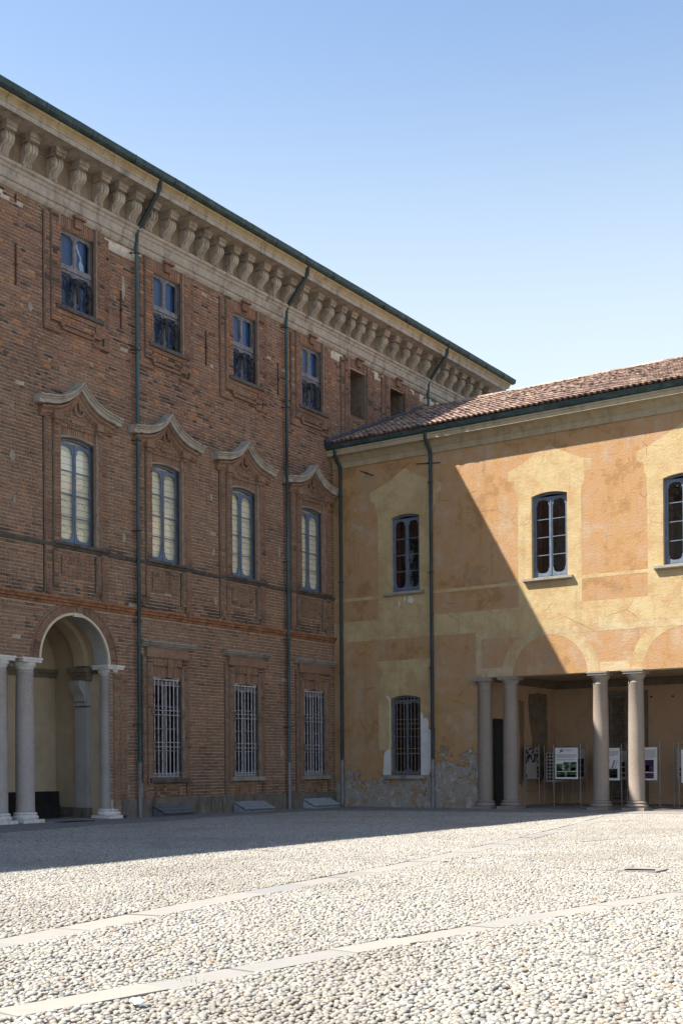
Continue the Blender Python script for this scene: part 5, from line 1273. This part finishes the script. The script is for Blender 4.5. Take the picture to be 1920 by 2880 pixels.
clip = [(rk.uniform(.03, .97), rk.uniform(.55, .98), rk.uniform(.06, .11), rk.uniform(.04, .075), rk.uniform(-.5, .5)) for i in range(70)]+[(rk.choice((.05, .95, .9)), rk.uniform(.03, .55), .09, .06, rk.uniform(-.6, .6)) for i in range(16)]
poster(f, .06, 1.0, 1.07, 2.30, 'grey poster with scattered small black photographs around an empty patch', GPAPER, [('photo', BLK, clip)])
f = stand((6.70, 5.10), (7.45, 6.10), 'wire display stand with rows of small pictures, deep in the loggia corner', zg1=2.20)
gridp = [(.06+.125*i+rk.uniform(-.01, .01), .07+.118*j, .06+.125*i+.09, .07+.118*j+.078) for i in range(8) for j in range(8)]
poster(f, .05, 1.15, .92, 2.10, 'grey poster with neat rows of small black square pictures', GPAPER, [('photo', BLK, gridp)])
f = stand((7.30, 5.5), (8.33, 5.5), 'wire display stand half hidden behind the thirty years poster')
poster(f, .12, .98, 1.04, 2.22, 'grey poster with three dark stacked photographs behind the white one', GPAPER, [('photo', PH2, [(.52, .47, .94, .69), (.52, .26, .94, .46), (.52, .08, .94, .25), (.05, .08, .48, .69)]), ('print_block', INK, lines(.74, .92, 5))])
f = stand((9.30, 4.0), (10.35, 4.0), 'wire display stand seen between the third and fourth columns, in front')
poster(f, .06, .99, 1.01, 2.24, 'white poster with slanting grey drawings above a dark photograph, before the louvred door', PAPER,
    [('photo', PH2, [(.20, .07, .90, .36)]), ('figure', PAPER, [(.56, .13, .60, .36), (.69, .13, .73, .36), (.79, .13, .82, .36), (.62, .09, .72, .16), (.76, .10, .86, .18)]), ('drawing', INK, [(.50, .52, .07, .28, -.3), (.72, .48, .10, .30, -.3), (.85, .50, .03, .25, -.3)]), ('print_block', INK, lines(.76, .92, 6))])
f = stand((9.10, 5.3), (10.08, 5.3), 'rear wire display stand before the louvred door')
poster(f, .1, .99, 1.02, 2.14, 'grey poster edge showing beside the fourth column, before the louvred door', GPAPER, [('photo', PH2, [(.70, .10, .90, .22), (.70, .26, .90, .42), (.70, .46, .90, .62)]), ('print_block', INK, lines(.7, .92, 6))])
f = stand((10.80, 3.9), (11.86, 3.9), 'wire display stand just right of the fourth column')
poster(f, .07, .97, 1.02, 2.24, 'white poster with a colourful costume photograph beside the fourth column', PAPER, [('photo', PH3, [(.30, .25, .86, .62), (.30, .05, .86, .225)]), ('skirt', simple('orange_print', (.40, .13, .05), .3, 30, .6), [(.52, .28, .66, .46)]), ('print_block', INK, lines(.66, .94, 9))])
f = stand((12.02, 5.0), (13.05, 5.0), 'rear wire display stand at the frame edge, with a grey poster')
poster(f, .12, .98, 1.08, 2.20, 'grey poster with small emblems and dark pictures at the far end', GPAPER, [('photo', BLK, [(.35, .42, .60, .54), (.35, .24, .60, .40), (.12, .06, .28, .20), (.12, .24, .30, .36)]), ('print_block', INK, lines(.58, .92, 9))])
f = stand((12.68, 3.6), (13.74, 3.6), 'front wire display stand cut by the frame edge')
poster(f, .10, .98, .93, 2.13, 'bright white poster cut by the frame edge in front of the grey one', PAPER, [('print_block', INK, lines(.6, .9, 8)), ('photo', PH1, [(.08, .08, .92, .5)])])
